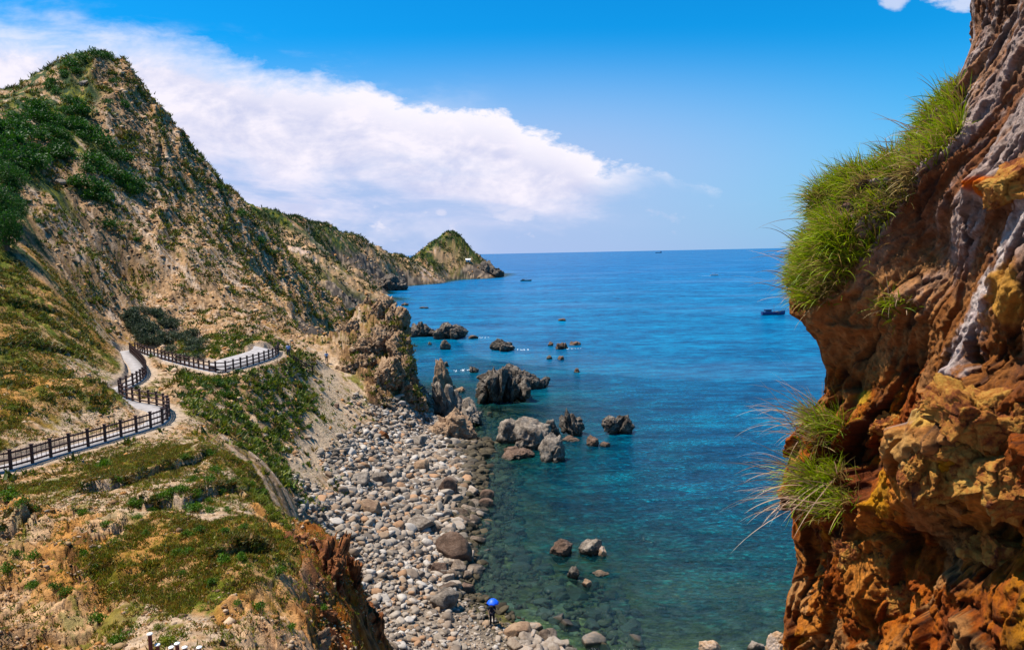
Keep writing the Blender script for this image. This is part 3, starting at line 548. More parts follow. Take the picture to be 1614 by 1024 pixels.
bv = np.array([p[0] for p in basep]); _tx, _tz = ray(np.array([p[1] for p in basep]), bv); base_z = H + _tz * D0; base_x = _tx * D0
zz = np.concatenate([np.linspace(34, 29, 60)[:-1], np.linspace(29, 22.2, 900), np.linspace(22.2, 9, 120)[1:]])
sv = np.concatenate([np.linspace(-1.6, -.12, 60)[:-1], np.linspace(-.12, .95, 620), np.linspace(.95, 2.4, 60)[1:]])
S, ZZ = np.meshgrid(sv, zz)
xs_ = np.interp(ZZ, prof_z[::-1], prof_x[::-1]); xb_ = np.interp(ZZ, base_z[::-1], base_x[::-1])
ledge = np.exp(-np.clip(S, 0, 9) ** 2 / .055)
ledge = np.where(S < 0, 1, ledge)
sp_ = np.clip(S, 0, 9)
near_x = 1.9 + .10 * (ZZ - 24)
bx_ = xb_ + (near_x - xb_) * np.clip(sp_, 0, 1) + (xs_ - xb_) * ledge
by_ = D0 - 3.2 * sp_
neg = np.clip(-S, 0, 9)
bx_ = bx_ + neg * 2.6; by_ = by_ + .55 * (1 - np.exp(-neg * 5)) + neg * 1.6
bx_ = np.where(S > 1, near_x + (sp_ - 1) * .3, bx_)
PB = np.stack([bx_, by_, ZZ], -1).reshape(-1, 3)
def topix(p):
    d = p - np.array([0, 0, H]); f_ = d @ np.array(fwd); f_ = np.where(f_ < .05, .05, f_)
    return 807 + F * (d @ np.array(rt)) / f_, 512 - F * (d @ np.array(up)) / f_
PU, PV = topix(PB)
vdir = np.array(P(1490, 650, 3.6)) - np.array(P(1614, 330, 2.9)); vdir /= np.linalg.norm(vdir)
nrm0 = np.array([-.86, -.5, .06]); nrm0 /= np.linalg.norm(nrm0); bdir = np.cross(vdir, nrm0)
q3 = np.stack([PB @ vdir * .33, PB @ bdir * 1.0, PB @ nrm0 * 1.0], -1)
def rotm_(a, b, c): return np.array(Matrix.Rotation(c, 3, 'Z') @ Matrix.Rotation(b, 3, 'X') @ Matrix.Rotation(a, 3, 'Y'))
lower = ss(PV, 540, 700); rgt = ss(PU, 1420, 1500)
wrp = np.stack([fbm3(q3 * 2 + 5, 3), fbm3(q3 * 2 + 25, 3), fbm3(q3 * 2 + 45, 3)], -1)
wr2 = np.stack([fbm3(PB * 9 + 5, 4, .6), fbm3(PB * 9 + 25, 4, .6), fbm3(PB * 9 + 45, 4, .6)], -1)
fa, ea, ra = facet3(q3 * 2.4 + wrp * .45 + wr2 * .08); lo_ = ss(PV, 560, 680)[:, None]; pbs = PB @ rotm_(.0, .35, 0); fu_, eu_, ru_ = facet3(pbs * np.array([6.5, 6.5, 1.9]) + wrp * .4 + wr2 * .14); fl2, el2, rl2 = facet3(pbs * np.array([4.5, 4.5, 4.5]) + 3 + wrp * .4 + wr2 * .12); lo1 = lo_[:, 0]; fb2 = fu_ * (1 - lo1) + fl2 * lo1; eb = np.where(lo1 > .5, el2, eu_); rb = np.where(lo1 > .5, rl2, ru_); fc, ec, rc = facet3(q3 * 9 + wrp * .5 + wr2 * .3)
na = fbm3(q3 * 1.6, 5, .55); nb = fbm3(PB * 7, 5, .6); nr_ = 1 - np.abs(fbm3(q3 * np.array([1.2, 3.2, 3.2]) + wrp * .3, 4, .55)) * 2.2
rid = 1 - np.abs(fbm3(PB * 5.5 + wrp, 6, .62)) * 2.5
disp = na * .24 + nr_ * .085 * (1 - .5 * lower) + fa * (.07 + .13 * lower) + fb2 * (.045 + .055 * lower) + fc * (.014 + .016 * lower) + nb * .014 + rid * (.010 + .018 * lower)
# recess under the grassy overhang
def pgauss(u, v, ru, rv): return np.exp(-(((PU - u) / ru) ** 2 + ((PV - v) / rv) ** 2))
disp -= .26 * pgauss(1395, 560, 60, 90) + .30 * pgauss(1455, 400, 50, 70) + .24 * pgauss(1530, 850, 130, 45) * 1 + .20 * pgauss(1590, 560, 60, 60)
disp += .16 * pgauss(1590, 300, 40, 22) + .20 * pgauss(1530, 680, 60, 50) + .12 * pgauss(1470, 740, 50, 60) + .14 * pgauss(1380, 800, 60, 60) + .12 * pgauss(1580, 760, 60, 40)
ch_ = fbm3(PB * 22, 3, .65)
crk = np.abs(fbm3(q3 * 2.4 + wrp * .5 + 77, 4, .5)); crk2 = np.abs(fbm3(PB * np.array([3, 3, 7]) + wr2 * .5 + 11, 4, .5)); crk3 = np.abs(fbm3(PB * 9 + 51 + wr2, 3, .5))
stp_ = .055; dn_ = disp / stp_; fl_ = np.floor(dn_); fr_s = dn_ - fl_; terr = (fl_ + ss(fr_s, .62, .95)) * stp_; disp = disp * (.7 + .3 * lower) + terr * (.3 - .3 * lower)
cracks = (1 - ss(crk, 0, .045)) + (1 - ss(crk2, 0, .04)) * (.4 + .6 * lower) + (1 - ss(crk3, 0, .05)) * .5; disp = disp - np.clip(cracks, 0, 1.6) * .045
d2_ = disp.reshape(S.shape)
for _ in range(1):
    d2_ = np.pad(d2_, 1, mode='edge'); d2_ = (d2_[:-2] + d2_[1:-1] * 2 + d2_[2:]) / 4; d2_ = (d2_[:, :-2] + d2_[:, 1:-1] * 2 + d2_[:, 2:]) / 4
disp = d2_.ravel() + (nb * .012 + ch_ * .012 + fc * .010 + facet3(PB * 26 + wr2)[0] * .009)
edge = ss(S.ravel(), -.25, .06)                       # keep the outline where the photo has it
disp = disp * (.30 + .70 * ss(np.abs(S.ravel()), .0, .10))
PD = PB + nrm0 * disp[:, None]
# colour
cn = fbm3(q3 * 3 + 9, 5, .6); cm = fbm3(PB * 2.2 + 3, 4); ch = fbm3(PB * 14, 4, .65)
cA = mixc(c3(.24, .095, .045), c3(.42, .24, .15), ss(cn, -.25, .3)); cA = mixc(cA, c3(.50, .40, .36), ss(nr_ + ch * .3, .62, .95) * .75); cA = mixc(cA, c3(.075, .035, .025), ss(cm + ch * .3, .12, .4) * .7)
cB = mixc(c3(.38, .10, .028), c3(.58, .245, .085), ss(cn, -.2, .3)); cB = mixc(cB, c3(.26, .06, .015), ss(cm + ch * .4, .0, .35) * .8); cB = mixc(cB, c3(.58, .27, .035), ss(fbm3(PB * 3.1 + 31, 3), .18, .35) * .6)
cB = mixc(cB, c3(.07, .028, .018), (1 - ss(ea, .0, .10)) * .6); cB = mixc(cB, c3(.58, .34, .16), ss(rb, .85, .92) * .5)
cM = mixc(c3(.28, .105, .038), c3(.46, .22, .095), ss(cn, -.2, .25)); cM = mixc(cM, c3(.12, .05, .03), ss(cm, .1, .4) * .8)
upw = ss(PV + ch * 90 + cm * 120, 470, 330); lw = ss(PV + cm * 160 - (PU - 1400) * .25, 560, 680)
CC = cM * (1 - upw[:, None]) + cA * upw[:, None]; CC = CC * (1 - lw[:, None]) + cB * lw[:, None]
CC = mixc(CC, c3(.045, .02, .014), np.clip(cracks, 0, 1) * .8)
# pale mineral vein running down the face, and ochre patches
def seg_d(u0, v0, u1, v1):
    L = math.hypot(u1 - u0, v1 - v0); t = np.clip(((PU - u0) * (u1 - u0) + (PV - v0) * (v1 - v0)) / L / L, 0, 1); return np.hypot(PU - u0 - t * (u1 - u0), PV - v0 - t * (v1 - v0))
vend = ss(PV, 690, 650); vein = np.minimum(seg_d(1640, 300, 1575, 430), np.minimum(seg_d(1575, 430, 1520, 540), seg_d(1520, 540, 1482, 650)))
vw = (1 - ss(vein + ch * 22 + cn * 30, 9, 24)) * vend; CC = mixc(CC, mixc(c3(.66, .54, .48), c3(.46, .36, .34), ss(ch, -.2, .2)), vw * .95); CC = CC * (1 - .0 * vw[:, None])
for (u, v, ru, rv, cc) in [(1588, 300, 34, 20, (.70, .16, .02)), (1600, 460, 30, 60, (.58, .30, .09)), (1520, 640, 50, 26, (.66, .40, .13)), (1365, 625, 14, 12, (.62, .38, .08)), (1430, 700, 18, 40, (.50, .17, .05)), (1430, 760, 22, 50, (.60, .28, .05)), (1560, 735, 60, 30, (.60, .34, .06)), (1500, 700, 40, 40, (.60, .34, .14))]:
    CC = mixc(CC, c3(*cc), ss(pgauss(u, v, ru, rv) + ch * .35, .35, .7) * .85)
ii = np.arange(S.size).reshape(S.shape); qc = np.stack([ii[:-1, :-1], ii[1:, :-1], ii[1:, 1:], ii[:-1, 1:]], -1).reshape(-1, 4)
mcliff = attr_mat("weathered_cliff", .9, 14, .50, 1.0, 30, .03, .2)
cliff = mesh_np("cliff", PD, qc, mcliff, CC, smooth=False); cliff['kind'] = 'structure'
CU, CV = topix(PD)

# ------------------------------------------------------------------ grass tufts
def blades(roots, dirs, L, wid, cols, droop=.9, segs=5, spread=.5, rg=rng, side=None):
    n = len(roots); d = dirs + rg.normal(size=(n, 3)) * spread; d /= np.linalg.norm(d, axis=1)[:, None]
    ax = np.cross(d, rg.normal(size=(n, 3))); ax /= np.linalg.norm(ax, axis=1)[:, None] + 1e-9
    pos = roots.copy(); V = []; w = wid
    for k in range(segs + 1):
        f = k / segs; ww = (w * (1 - f) ** .7 + .0004)[:, None] * .5
        V.append(np.stack([pos - ax * ww, pos + ax * ww], 1))
        pos = pos + d * (L / segs)[:, None]; d = d + np.array([0, 0, -1.0]) * (droop * (.25 + f))[:, None] / segs * 1.6; d /= np.linalg.norm(d, axis=1)[:, None]
    V = np.stack(V, 1)                      # n, segs+1, 2, 3
    base = (np.arange(n) * (segs + 1) * 2)[:, None]; k = np.arange(segs)[None] * 2
    a = base + k; Fq = np.stack([a, a + 1, a + 3, a + 2], -1).reshape(-1, 4)
    fr = np.linspace(0, 1, segs + 1)[None, :, None, None]
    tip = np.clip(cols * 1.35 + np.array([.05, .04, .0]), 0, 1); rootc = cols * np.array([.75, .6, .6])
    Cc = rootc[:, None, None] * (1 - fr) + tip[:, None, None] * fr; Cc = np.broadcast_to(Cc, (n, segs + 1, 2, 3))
    return V.reshape(-1, 3), Fq, Cc.reshape(-1, 3)
mgrass = attr_mat("grass_blades", .55, 20, .15, 0, spec=.35, transl=.35); mstem = attr_mat("dry_stems", .7, 20, .1, 0, spec=.3, transl=.25)
from math import inf
def inpoly(u, v, poly):
    r_ = np.zeros(u.shape, bool); m_ = len(poly)
    for i in range(m_):
        x0, y0 = poly[i]; x1, y1 = poly[(i + 1) % m_]
        c_ = ((y0 > v) != (y1 > v)) & (u < (x1 - x0) * (v - y0) / (y1 - y0 + 1e-9) + x0); r_ ^= c_
    return r_
def gcols(n, kind):
    t_ = rng.random(n)[:, None]; a = np.array([.12, .25, .012]) * (1 - t_) + np.array([.36, .44, .05]) * t_
    dry = (rng.random(n) < (.22 if kind == 'mix' else .10))[:, None]; return np.where(dry, np.array([.34, .24, .10]) * (.7 + .5 * t_), a)
def cliff_tuft(poly, n, L, label, ndry, dryL, dryd=(-1, -.25, .35), name="grass_tuft", smin=-.3):
    m_ = inpoly(CU, CV, poly) & (S.ravel() > smin) & (S.ravel() < .8); ids = np.nonzero(m_)[0]
    if len(ids) == 0: return
    pick = rng.choice(ids, n); roots = PD[pick] - nrm0 * .02 + rng.normal(size=(n, 3)) * .012
    d = np.tile(np.array([-.75, -.35, .75]), (n, 1)); Ls = L * rng.uniform(.55, 1.25, n)
    cen = roots.mean(0); loc = cen
    clump = fbm3(roots * 9, 3)[:, None]; gap = fbm3(roots * 5 + 3, 3); kp = gap > -.22; roots = roots[kp]; d = d[kp]; clump = clump[kp]; Ls = Ls[kp] * (.72 + 1.1 * np.clip(gap[kp], -.2, .5)); n = len(roots); dryp = ss(fbm3(roots * 4 + 40, 3), .05, .3); d = d + np.concatenate([clump * .9, -clump * .6, clump * .5], 1)
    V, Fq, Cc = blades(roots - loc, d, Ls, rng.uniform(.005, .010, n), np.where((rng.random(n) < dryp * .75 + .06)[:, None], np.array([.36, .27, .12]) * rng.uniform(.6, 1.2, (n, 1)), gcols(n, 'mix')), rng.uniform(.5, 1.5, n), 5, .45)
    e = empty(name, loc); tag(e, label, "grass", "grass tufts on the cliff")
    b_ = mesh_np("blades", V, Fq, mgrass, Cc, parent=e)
    if ndry:
        left = ids[np.argsort(CU[ids] + rng.normal(size=len(ids)) * 25)[:max(ndry * 30, 400)]]; pk = rng.choice(left, ndry); rts = PD[pk] - loc
        dd = np.tile(np.array(dryd, float), (ndry, 1)); cols = np.tile([.50, .36, .27], (ndry, 1)) * rng.uniform(.7, 1.15, (ndry, 1))
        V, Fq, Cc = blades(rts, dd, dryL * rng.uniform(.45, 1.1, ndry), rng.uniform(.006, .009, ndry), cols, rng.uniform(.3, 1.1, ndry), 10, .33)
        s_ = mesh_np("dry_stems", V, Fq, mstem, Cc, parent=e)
    return e
cliff_tuft([(1440, 280), (1436, 232), (1466, 175), (1503, 135), (1520, 140), (1512, 215), (1488, 255)], 4300, .19, "green grass growing on the highest ledge against the tall rock wall", 16, .42)
cliff_tuft([(1290, 400), (1285, 320), (1335, 275), (1440, 245), (1450, 290), (1425, 335), (1370, 380)], 7500, .22, "large green grass cushion capping the overhanging ledge", 16, .42)
cliff_tuft([(1250, 470), (1262, 390), (1290, 365), (1390, 380), (1350, 430), (1300, 490)], 6500, .21, "darker grass hanging down the left edge of the overhanging ledge", 26, .42)
cliff_tuft([(1385, 490), (1400, 470), (1435, 478), (1430, 500), (1395, 505)], 150, .22, "small spiky grass clump alone in the recess under the ledge", 10, .25, (-.4, -.8, .6))
cliff_tuft([(1268, 705), (1276, 660), (1315, 650), (1335, 668), (1318, 702)], 1500, .20, "upper bright green grass clump on the low ledge with pale dry stems", 60, .62, (-1, -.3, .75))
cliff_tuft([(1262, 785), (1270, 742), (1330, 735), (1362, 762), (1350, 800), (1300, 822)], 2600, .23, "lower bright green grass clump with long dry stems trailing down", 90, .62, (-1, -.35, .45))

# ------------------------------------------------------------------ rocks
_ico = {}
def ico(n):
    if n not in _ico:
        bm = bmesh.new(); bmesh.ops.create_icosphere(bm, subdivisions=n, radius=1)
        _ico[n] = (np.array([v.co[:] for v in bm.verts]), np.array([[v.index for v in f.verts] for f in bm.faces])); bm.free()
    return _ico[n]
def rock_np(seed, sub=3, dims=(1, 1, 1), npl=14, jag=.05, soft=.06, box=False):
    soft = soft * .45; npl = npl + 3
    rg = np.random.default_rng(seed); d, f = ico(sub); nv = rg.normal(size=(npl, 3)); c = rg.uniform(.62, 1.0, npl)
    if box: nv = np.concatenate([np.eye(3), -np.eye(3)]) + rg.normal(size=(6, 3)) * .16; c = rg.uniform(.62, .85, 6); k_ = rg.normal(size=(4, 3)); nv = np.concatenate([nv, k_ / np.linalg.norm(k_, axis=1)[:, None]]); c = np.concatenate([c, rg.uniform(.78, 1.0, 4)])
    nv /= np.linalg.norm(nv, axis=1)[:, None]
    dp = d @ nv.T; r_ = np.where(dp > .05, c / np.maximum(dp, .05), 9); r_ = np.minimum(r_, 1.25)
    kk = 1 / soft; rr = -np.log(np.exp(-kk * r_).sum(1)) / kk; rr = np.maximum(rr, .3)
    v = d * rr[:, None]
    if jag: v = v * (1 + jag * fbm3(v * 2.3 + seed % 97, 4, .6))[:, None]
    return v * np.array(dims), f
def rotm(rx, ry, rz): return np.array(Matrix.Rotation(rz, 3, 'Z') @ Matrix.Rotation(ry, 3, 'Y') @ Matrix.Rotation(rx, 3, 'X'))
def merge(parts):
    V, Fc, o_ = [], [], 0
    for v, f in parts: V.append(v); Fc.append(f + o_); o_ += len(v)
    return np.concatenate(V), np.concatenate(Fc)

def rock_mat(name, stops, wet=(.35, .9), scale=1.6, rnd=.0, pale=.4, bump=.8, wetc=(.030, .024, .015), cs='Object'):
    m, t, out = mat_base(name); tcn = t.new('ShaderNodeTexCoord'); geo = t.new('ShaderNodeNewGeometry'); oi = t.new('ShaderNodeObjectInfo')
    po = geo.outputs['Position']; n1_ = t.noise(po, scale, 7, .68, .4); n2_ = t.noise(po, scale * 5, 6, .7); n3_ = t.noise(po, scale * .4, 3, .6)
    v_ = t.m('ADD', t.m('ADD', t.m('MULTIPLY', n1_, .62), t.m('MULTIPLY', n2_, .38)), t.m('MULTIPLY', t.m('SUBTRACT', oi.outputs['Random'], .5), rnd))
    c_ = t.ramp(v_, [(p_, tuple(x * KA for x in q_)) for p_, q_ in stops])
    sz = t.new('ShaderNodeSeparateXYZ'); t.l.new(po, sz.inputs[0]); zz_ = t.m('ADD', sz.outputs[2], t.m('MULTIPLY', t.m('SUBTRACT', n1_, .5), 1.2))
    wf = t.sstep(zz_, wet[1], wet[0]); c_ = t.mix(t.m('MULTIPLY', wf, .88), c_, g(*wetc))
    b = t.new('ShaderNodeBsdfPrincipled', i_Base_Color=c_, i_Roughness=t.m('SUBTRACT', .92, t.m('MULTIPLY', wf, .5))); b.inputs['Specular IOR Level'].default_value = .25
    bn = t.new('ShaderNodeBump', i_Height=t.noise(po, scale * 3, 9, .75)); bn.inputs['Strength'].default_value = bump; bn.inputs['Distance'].default_value = .25 / scale
    t.l.new(bn.outputs[0], b.inputs['Normal']); t.l.new(b.outputs[0], out.inputs[0]); return m
MR = {
 'dark': rock_mat("dark_sea_rock", [(.35, (.022, .017, .014)), (.47, (.075, .058, .045)), (.55, (.20, .16, .125)), (.66, (.48, .40, .32))], (.15, .8), .8),
 'grey': rock_mat("grey_shore_rock", [(.32, (.05, .038, .028)), (.44, (.17, .13, .098)), (.54, (.34, .27, .21)), (.68, (.58, .48, .39))], (.25, .8), .9),
 'tan': rock_mat("tan_rock", [(.30, (.11, .06, .035)), (.45, (.32, .19, .11)), (.58, (.50, .33, .20)), (.72, (.62, .48, .35))], (.0, .4), .9),
 'rust': rock_mat("rusty_orange_rock", [(.30, (.055, .018, .008)), (.44, (.20, .06, .018)), (.56, (.42, .16, .05)), (.70, (.58, .33, .15))], (-3, -2), .9),
 'crag': rock_mat("crag_rock", [(.33, (.035, .018, .010)), (.43, (.20, .11, .055)), (.51, (.42, .255, .14)), (.63, (.62, .45, .30))], (.0, .4), 2.0, bump=1.2),
 'block': rock_mat("cliff_block", [(.36, (.06, .014, .008)), (.44, (.34, .085, .015)), (.50, (.62, .24, .035)), (.58, (.74, .40, .07)), (.68, (.74, .46, .16))], (-3, -2), 5.0, bump=1.0),
 'brown': rock_mat("brown_wet_rock", [(.30, (.05, .03, .02)), (.5, (.17, .10, .065)), (.7, (.34, .23, .17))], (.0, .45), 1.2),
 'cream': rock_mat("cream_orange_rock", [(.30, (.42, .17, .05)), (.46, (.58, .36, .20)), (.6, (.68, .52, .42))], (-.5, .1), 1.2),
 'beach': rock_mat("beach_boulder", [(.26, (.09, .055, .035)), (.38, (.23, .16, .11)), (.5, (.35, .265, .195)), (.62, (.47, .385, .31)), (.80, (.48, .27, .13))], (.1, .65), 1.3, .42),
}
ENVS = {}
def outcrop(name, label, u, vb, wpx, hpx, style, mat, seed, blocks=6, z0=0.0, group=None, depth=.7, cat="rock", lean=0.0, env=None):
    x, y, z = Pz(u, vb, z0); W = wpx / F * y; Hh = hpx / F * y * .98; rg = np.random.default_rng(seed); parts = []
    Dp = W * depth; y += Dp * .35
    for b in range(blocks):
        if style == 'slab':       # upright plates
            f = (b + .5) / blocks * 2 - 1; hh = Hh * (env(f) if env else (1 - .45 * abs(f) ** 1.5)) * rg.uniform(.82, 1.08)
            v, fc_ = rock_np(seed * 31 + b, 5, (W / blocks * .85, Dp * rg.uniform(.35, .6), hh * .62), 16, .14, .05)
            v = v @ rotm(rg.normal() * .08, .22 + lean + rg.normal() * .07, rg.normal() * .25).T; v += (f * W * .44, rg.normal() * Dp * .12, hh * .42)
        elif style == 'flat':
            a = rg.uniform(0, 6.28); rr = rg.uniform(.1, .8) if b else 0; s_ = rg.uniform(.35, .6)
            v, fc_ = rock_np(seed * 31 + b, 4, (W * s_ * .6, Dp * s_ * .7, Hh * rg.uniform(.6, 1.0)), 14, .14, .05)
            v = v @ rotm(rg.normal() * .12, rg.normal() * .12, rg.uniform(0, 3)).T; v += (math.cos(a) * rr * W * .42, math.sin(a) * rr * Dp * .35, Hh * .05)
        elif style == 'single':
            v, fc_ = rock_np(seed * 31 + b, 5, (W * .52, Dp * .52, Hh * .80), 15, .10, .07)
            v = v @ rotm(rg.normal() * .1, rg.normal() * .08 + lean, rg.uniform(0, 3) * 0).T; v += (0, 0, Hh * .25)
            if b: s_ = rg.uniform(.3, .5); v = v * s_ + (rg.uniform(-.4, .4) * W, rg.uniform(-.5, .1) * Dp, 0)
        else:                      # pile of angular blocks with a given skyline
            f = rg.uniform(-.85, .85) if b >= 3 else (-.5, .05, .5)[b]; e_ = env(f) if env else (1 - .6 * abs(f) ** 1.6); s_ = rg.uniform(.22, .40)
            v, fc_ = rock_np(seed * 31 + b, 5, (W * s_ * rg.uniform(.5, .8), Dp * s_, Hh * e_ * rg.uniform(.45, .62)), 14, .15, .05)
            v = v @ rotm(rg.normal() * .2, rg.normal() * .2 + lean, rg.uniform(0, 3)).T; v += (f * W * .42, rg.uniform(-.4, .4) * Dp, Hh * e_ * rg.uniform(.25, .45))
        parts.append((v, fc_))
    V, Fc = merge(parts); fv, fe, fr_2 = facet3(V / max(.35, Hh * .28) + seed); dr_ = (V - np.array([0, 0, Hh * .3])) / (np.linalg.norm(V, axis=1)[:, None] + .3); V = V + dr_ * (fv * .26 * max(.4, Hh * .35))[:, None]; fv, fe, fr_2 = facet3(V * np.array([1, 1, .45 if style == 'slab' else 1]) / max(.16, Hh * .11) + seed); V = V + dr_ * (fv * .15 * max(.35, Hh * .35) - (fe < .07) * .03 * max(.5, Hh * .3))[:, None]
    o = mesh_np(name, V, Fc, MR[mat]); o.location = (x, y, z0); tag(o, label, cat, group); return o
g_sea = "rocks standing in the sea"
outcrop("sea_rock", "low dark reef touching the far side of the orange crag", 662, 531, 44, 24, 'pile', 'dark', 1, 7)
outcrop("sea_rock", "dark two-peaked reef with pale lower rocks beyond the crag", 705, 534, 58, 26, 'pile', 'dark', 2, 9)
outcrop("sea_rock", "small dark pointed rock in open water below the two-peaked reef", 702, 551, 20, 13, 'single', 'dark', 3, 1)
outcrop("sea_rock", "tiny dark rock tip left of the small pointed rock", 677, 543.5, 6, 5, 'single', 'dark', 4, 1)
outcrop("sea_rock", "small rock with white foam on its right side", 745, 534, 15, 5, 'single', 'brown', 5, 1)
outcrop("sea_rock", "lone humped rock left of the scattered low rocks", 793, 553, 37, 21, 'pile', 'dark', 6, 7, env=lambda f: .95 - .5 * max(0, f + .2))
outcrop("sea_rock", "humped olive brown rock in the middle of the scattered rocks", 886, 550, 20, 13, 'pile', 'brown', 7, 5)
outcrop("sea_rock", "flat pale rock right of the humped olive rock", 907, 544, 26, 8, 'flat', 'brown', 8, 4)
outcrop("sea_rock", "small round rock left of the humped olive rock", 868, 545, 8, 7, 'single', 'brown', 9, 1)
outcrop("sea_rock", "small dark rock left of a flat brown one", 866, 566, 10, 7, 'single', 'dark', 10, 1)
outcrop("sea_rock", "flat brown rock awash beside a small dark one", 884, 567, 19, 6, 'flat', 'brown', 11, 3)
outcrop("sea_rock", "solitary small rock right of the dark striated outcrop", 910, 587, 14, 6, 'flat', 'brown', 12, 3)
outcrop("sea_rock", "thin rock awash, the farthest out in the bay", 888, 506, 15, 4, 'flat', 'brown', 13, 3)
outcrop("sea_rock", "dark rock just beyond the top of the leaning stack", 702, 578, 13, 9, 'single', 'dark', 14, 1)
outcrop("sea_rock", "large dark striated outcrop of upright plates", 792, 634, 82, 60, 'slab', 'dark', 15, 9, lean=-.05)
outcrop("sea_rock", "long jagged dark ridge behind the striated outcrop", 800, 610, 90, 34, 'pile', 'dark', 16, 16, env=lambda f: 1 - .25 * abs(f), depth=.35)
outcrop("sea_rock", "low dark tail running right from the striated outcrop", 842, 612, 54, 23, 'pile', 'dark', 17, 10, env=lambda f: 1 - .45 * max(0, f), depth=.4)
outcrop("sea_rock", "dark knob at the left end of the jagged ridge", 746, 588, 18, 14, 'pile', 'dark', 18, 4)
outcrop("sea_rock", "orange tipped flat rock behind the leaning stack", 727, 617, 22, 9, 'flat', 'tan', 19, 3)
outcrop("sea_rock", "big sloping grey brown slab in the shallows", 842, 706, 62, 52, 'single', 'grey', 20, 3, env=None, lean=.2)
outcrop("sea_rock", "grey block with a dark face left of the sloping slab", 806, 698, 44, 42, 'single', 'grey', 21, 2)
outcrop("sea_rock", "pinkish grey angular block in front of the sloping slab", 868, 727, 40, 46, 'single', 'grey', 22, 2)
outcrop("sea_rock", "low row of flat boulders below the sloping slab", 815, 722, 60, 14, 'pile', 'brown', 23, 8)
outcrop("sea_rock", "dark corner rock right of the sloping slab", 868, 690, 26, 30, 'single', 'dark', 24, 1)
outcrop("sea_rock", "jagged upright dark rock with an algae skirt", 899, 686, 42, 42, 'pile', 'dark', 25, 8, env=lambda f: 1 - .3 * abs(f))
outcrop("sea_rock", "flat green algae covered rock at the foot of the jagged upright rock", 903, 696, 42, 7, 'flat', 'brown', 26, 3)
outcrop("sea_rock", "square dark rock with pale top, rightmost of the near sea rocks", 976, 682, 46, 32, 'pile', 'dark', 27, 7, env=lambda f: 1 - .25 * max(0, f))
outcrop("sea_rock", "small brown rock below the square dark rock", 936, 703, 20, 17, 'single', 'brown', 28, 1)
outcrop("sea_rock", "low rock tail right of the small brown rock", 953, 704, 26, 8, 'flat', 'brown', 29, 3)
outcrop("sea_rock", "round brown boulder in clear shallow water", 887, 876, 36, 25, 'single', 'brown', 30, 1)
outcrop("sea_rock", "boulder streaked white by birds in clear shallow water", 930, 875, 42, 26, 'single', 'grey', 31, 1)
outcrop("sea_rock", "orange stone against the white streaked boulder", 950, 876, 15, 16, 'single', 'cream', 32, 1)
outcrop("sea_rock", "dark angular rock below the pair of round boulders", 905, 912, 20, 22, 'single', 'dark', 33, 1)
outcrop("sea_rock", "pale pointed stone right of the dark angular rock", 925, 925, 17, 15, 'single', 'tan', 34, 1)
outcrop("sea_rock", "long thin rock lying just awash right of the pointed stone", 955, 908, 32, 5, 'flat', 'tan', 35, 3)
outcrop("sea_rock", "orange and cream block at the bottom edge of the water", 1122, 1030, 36, 22, 'single', 'cream', 36, 1)
outcrop("sea_rock", "grey pointed block at the bottom edge of the water", 1192, 1032, 26, 26, 'single', 'grey', 37, 1)
outcrop("sea_rock", "cream block half hidden by the foot of the cliff", 1228, 1032, 32, 36, 'single', 'cream', 38, 1)
outcrop("sea_rock", "dark crags at the foot of the far ridge", 610, 458, 62, 26, 'pile', 'dark', 39, 14, env=lambda f: .75 + .25 * math.cos(f * 4))
outcrop("sea_rock", "black broken rocks where the main hill meets the cove", 528, 516, 46, 42, 'pile', 'dark', 40, 12, env=lambda f: 1 - .55 * (f + 1) / 2)
outcrop("sea_rock", "dark boulders on the near side of the cove", 535, 482, 50, 24, 'pile', 'dark', 41, 9, env=lambda f: 1 - .5 * (f + 1) / 2)
outcrop("sea_rock", "black stepped rocks at the very tip of the headland", 776, 437, 44, 30, 'pile', 'dark', 42, 14, env=lambda f: 1 - .75 * (f + 1) / 2)
outcrop("sea_rock", "faint dark rock tips awash near the hidden cove mouth", 671, 486, 18, 3, 'flat', 'dark', 43, 4)
outcrop("sea_rock", "two dark rock tips close off the cove", 637, 482, 14, 6, 'pile', 'dark', 44, 3)
# leaning stack and the crag
outcrop("rock_stack", "tall leaning grey stack of cracked blocks beside the crag", 716, 662, 62, 66, 'slab', 'grey', 50, 4, .6, depth=.5, lean=-.42, env=lambda f: 1.1 - .55 * (f + 1) / 2)
outcrop("rock_stack", "square topped lichen covered block crowning the leaning stack", 700, 640, 26, 70, 'slab', 'tan', 51, 2, 1.0, depth=1.0, lean=-.35, env=lambda f: 1)
outcrop("rock_stack", "orange and pink broken rocks at the foot of the leaning stack", 716, 694, 80, 46, 'pile', 'tan', 52, 16, .5, depth=.6)
outcrop("rock_stack", "grey upright blocks right of the leaning stack", 742, 668, 34, 34, 'pile', 'grey', 53, 6, .2)

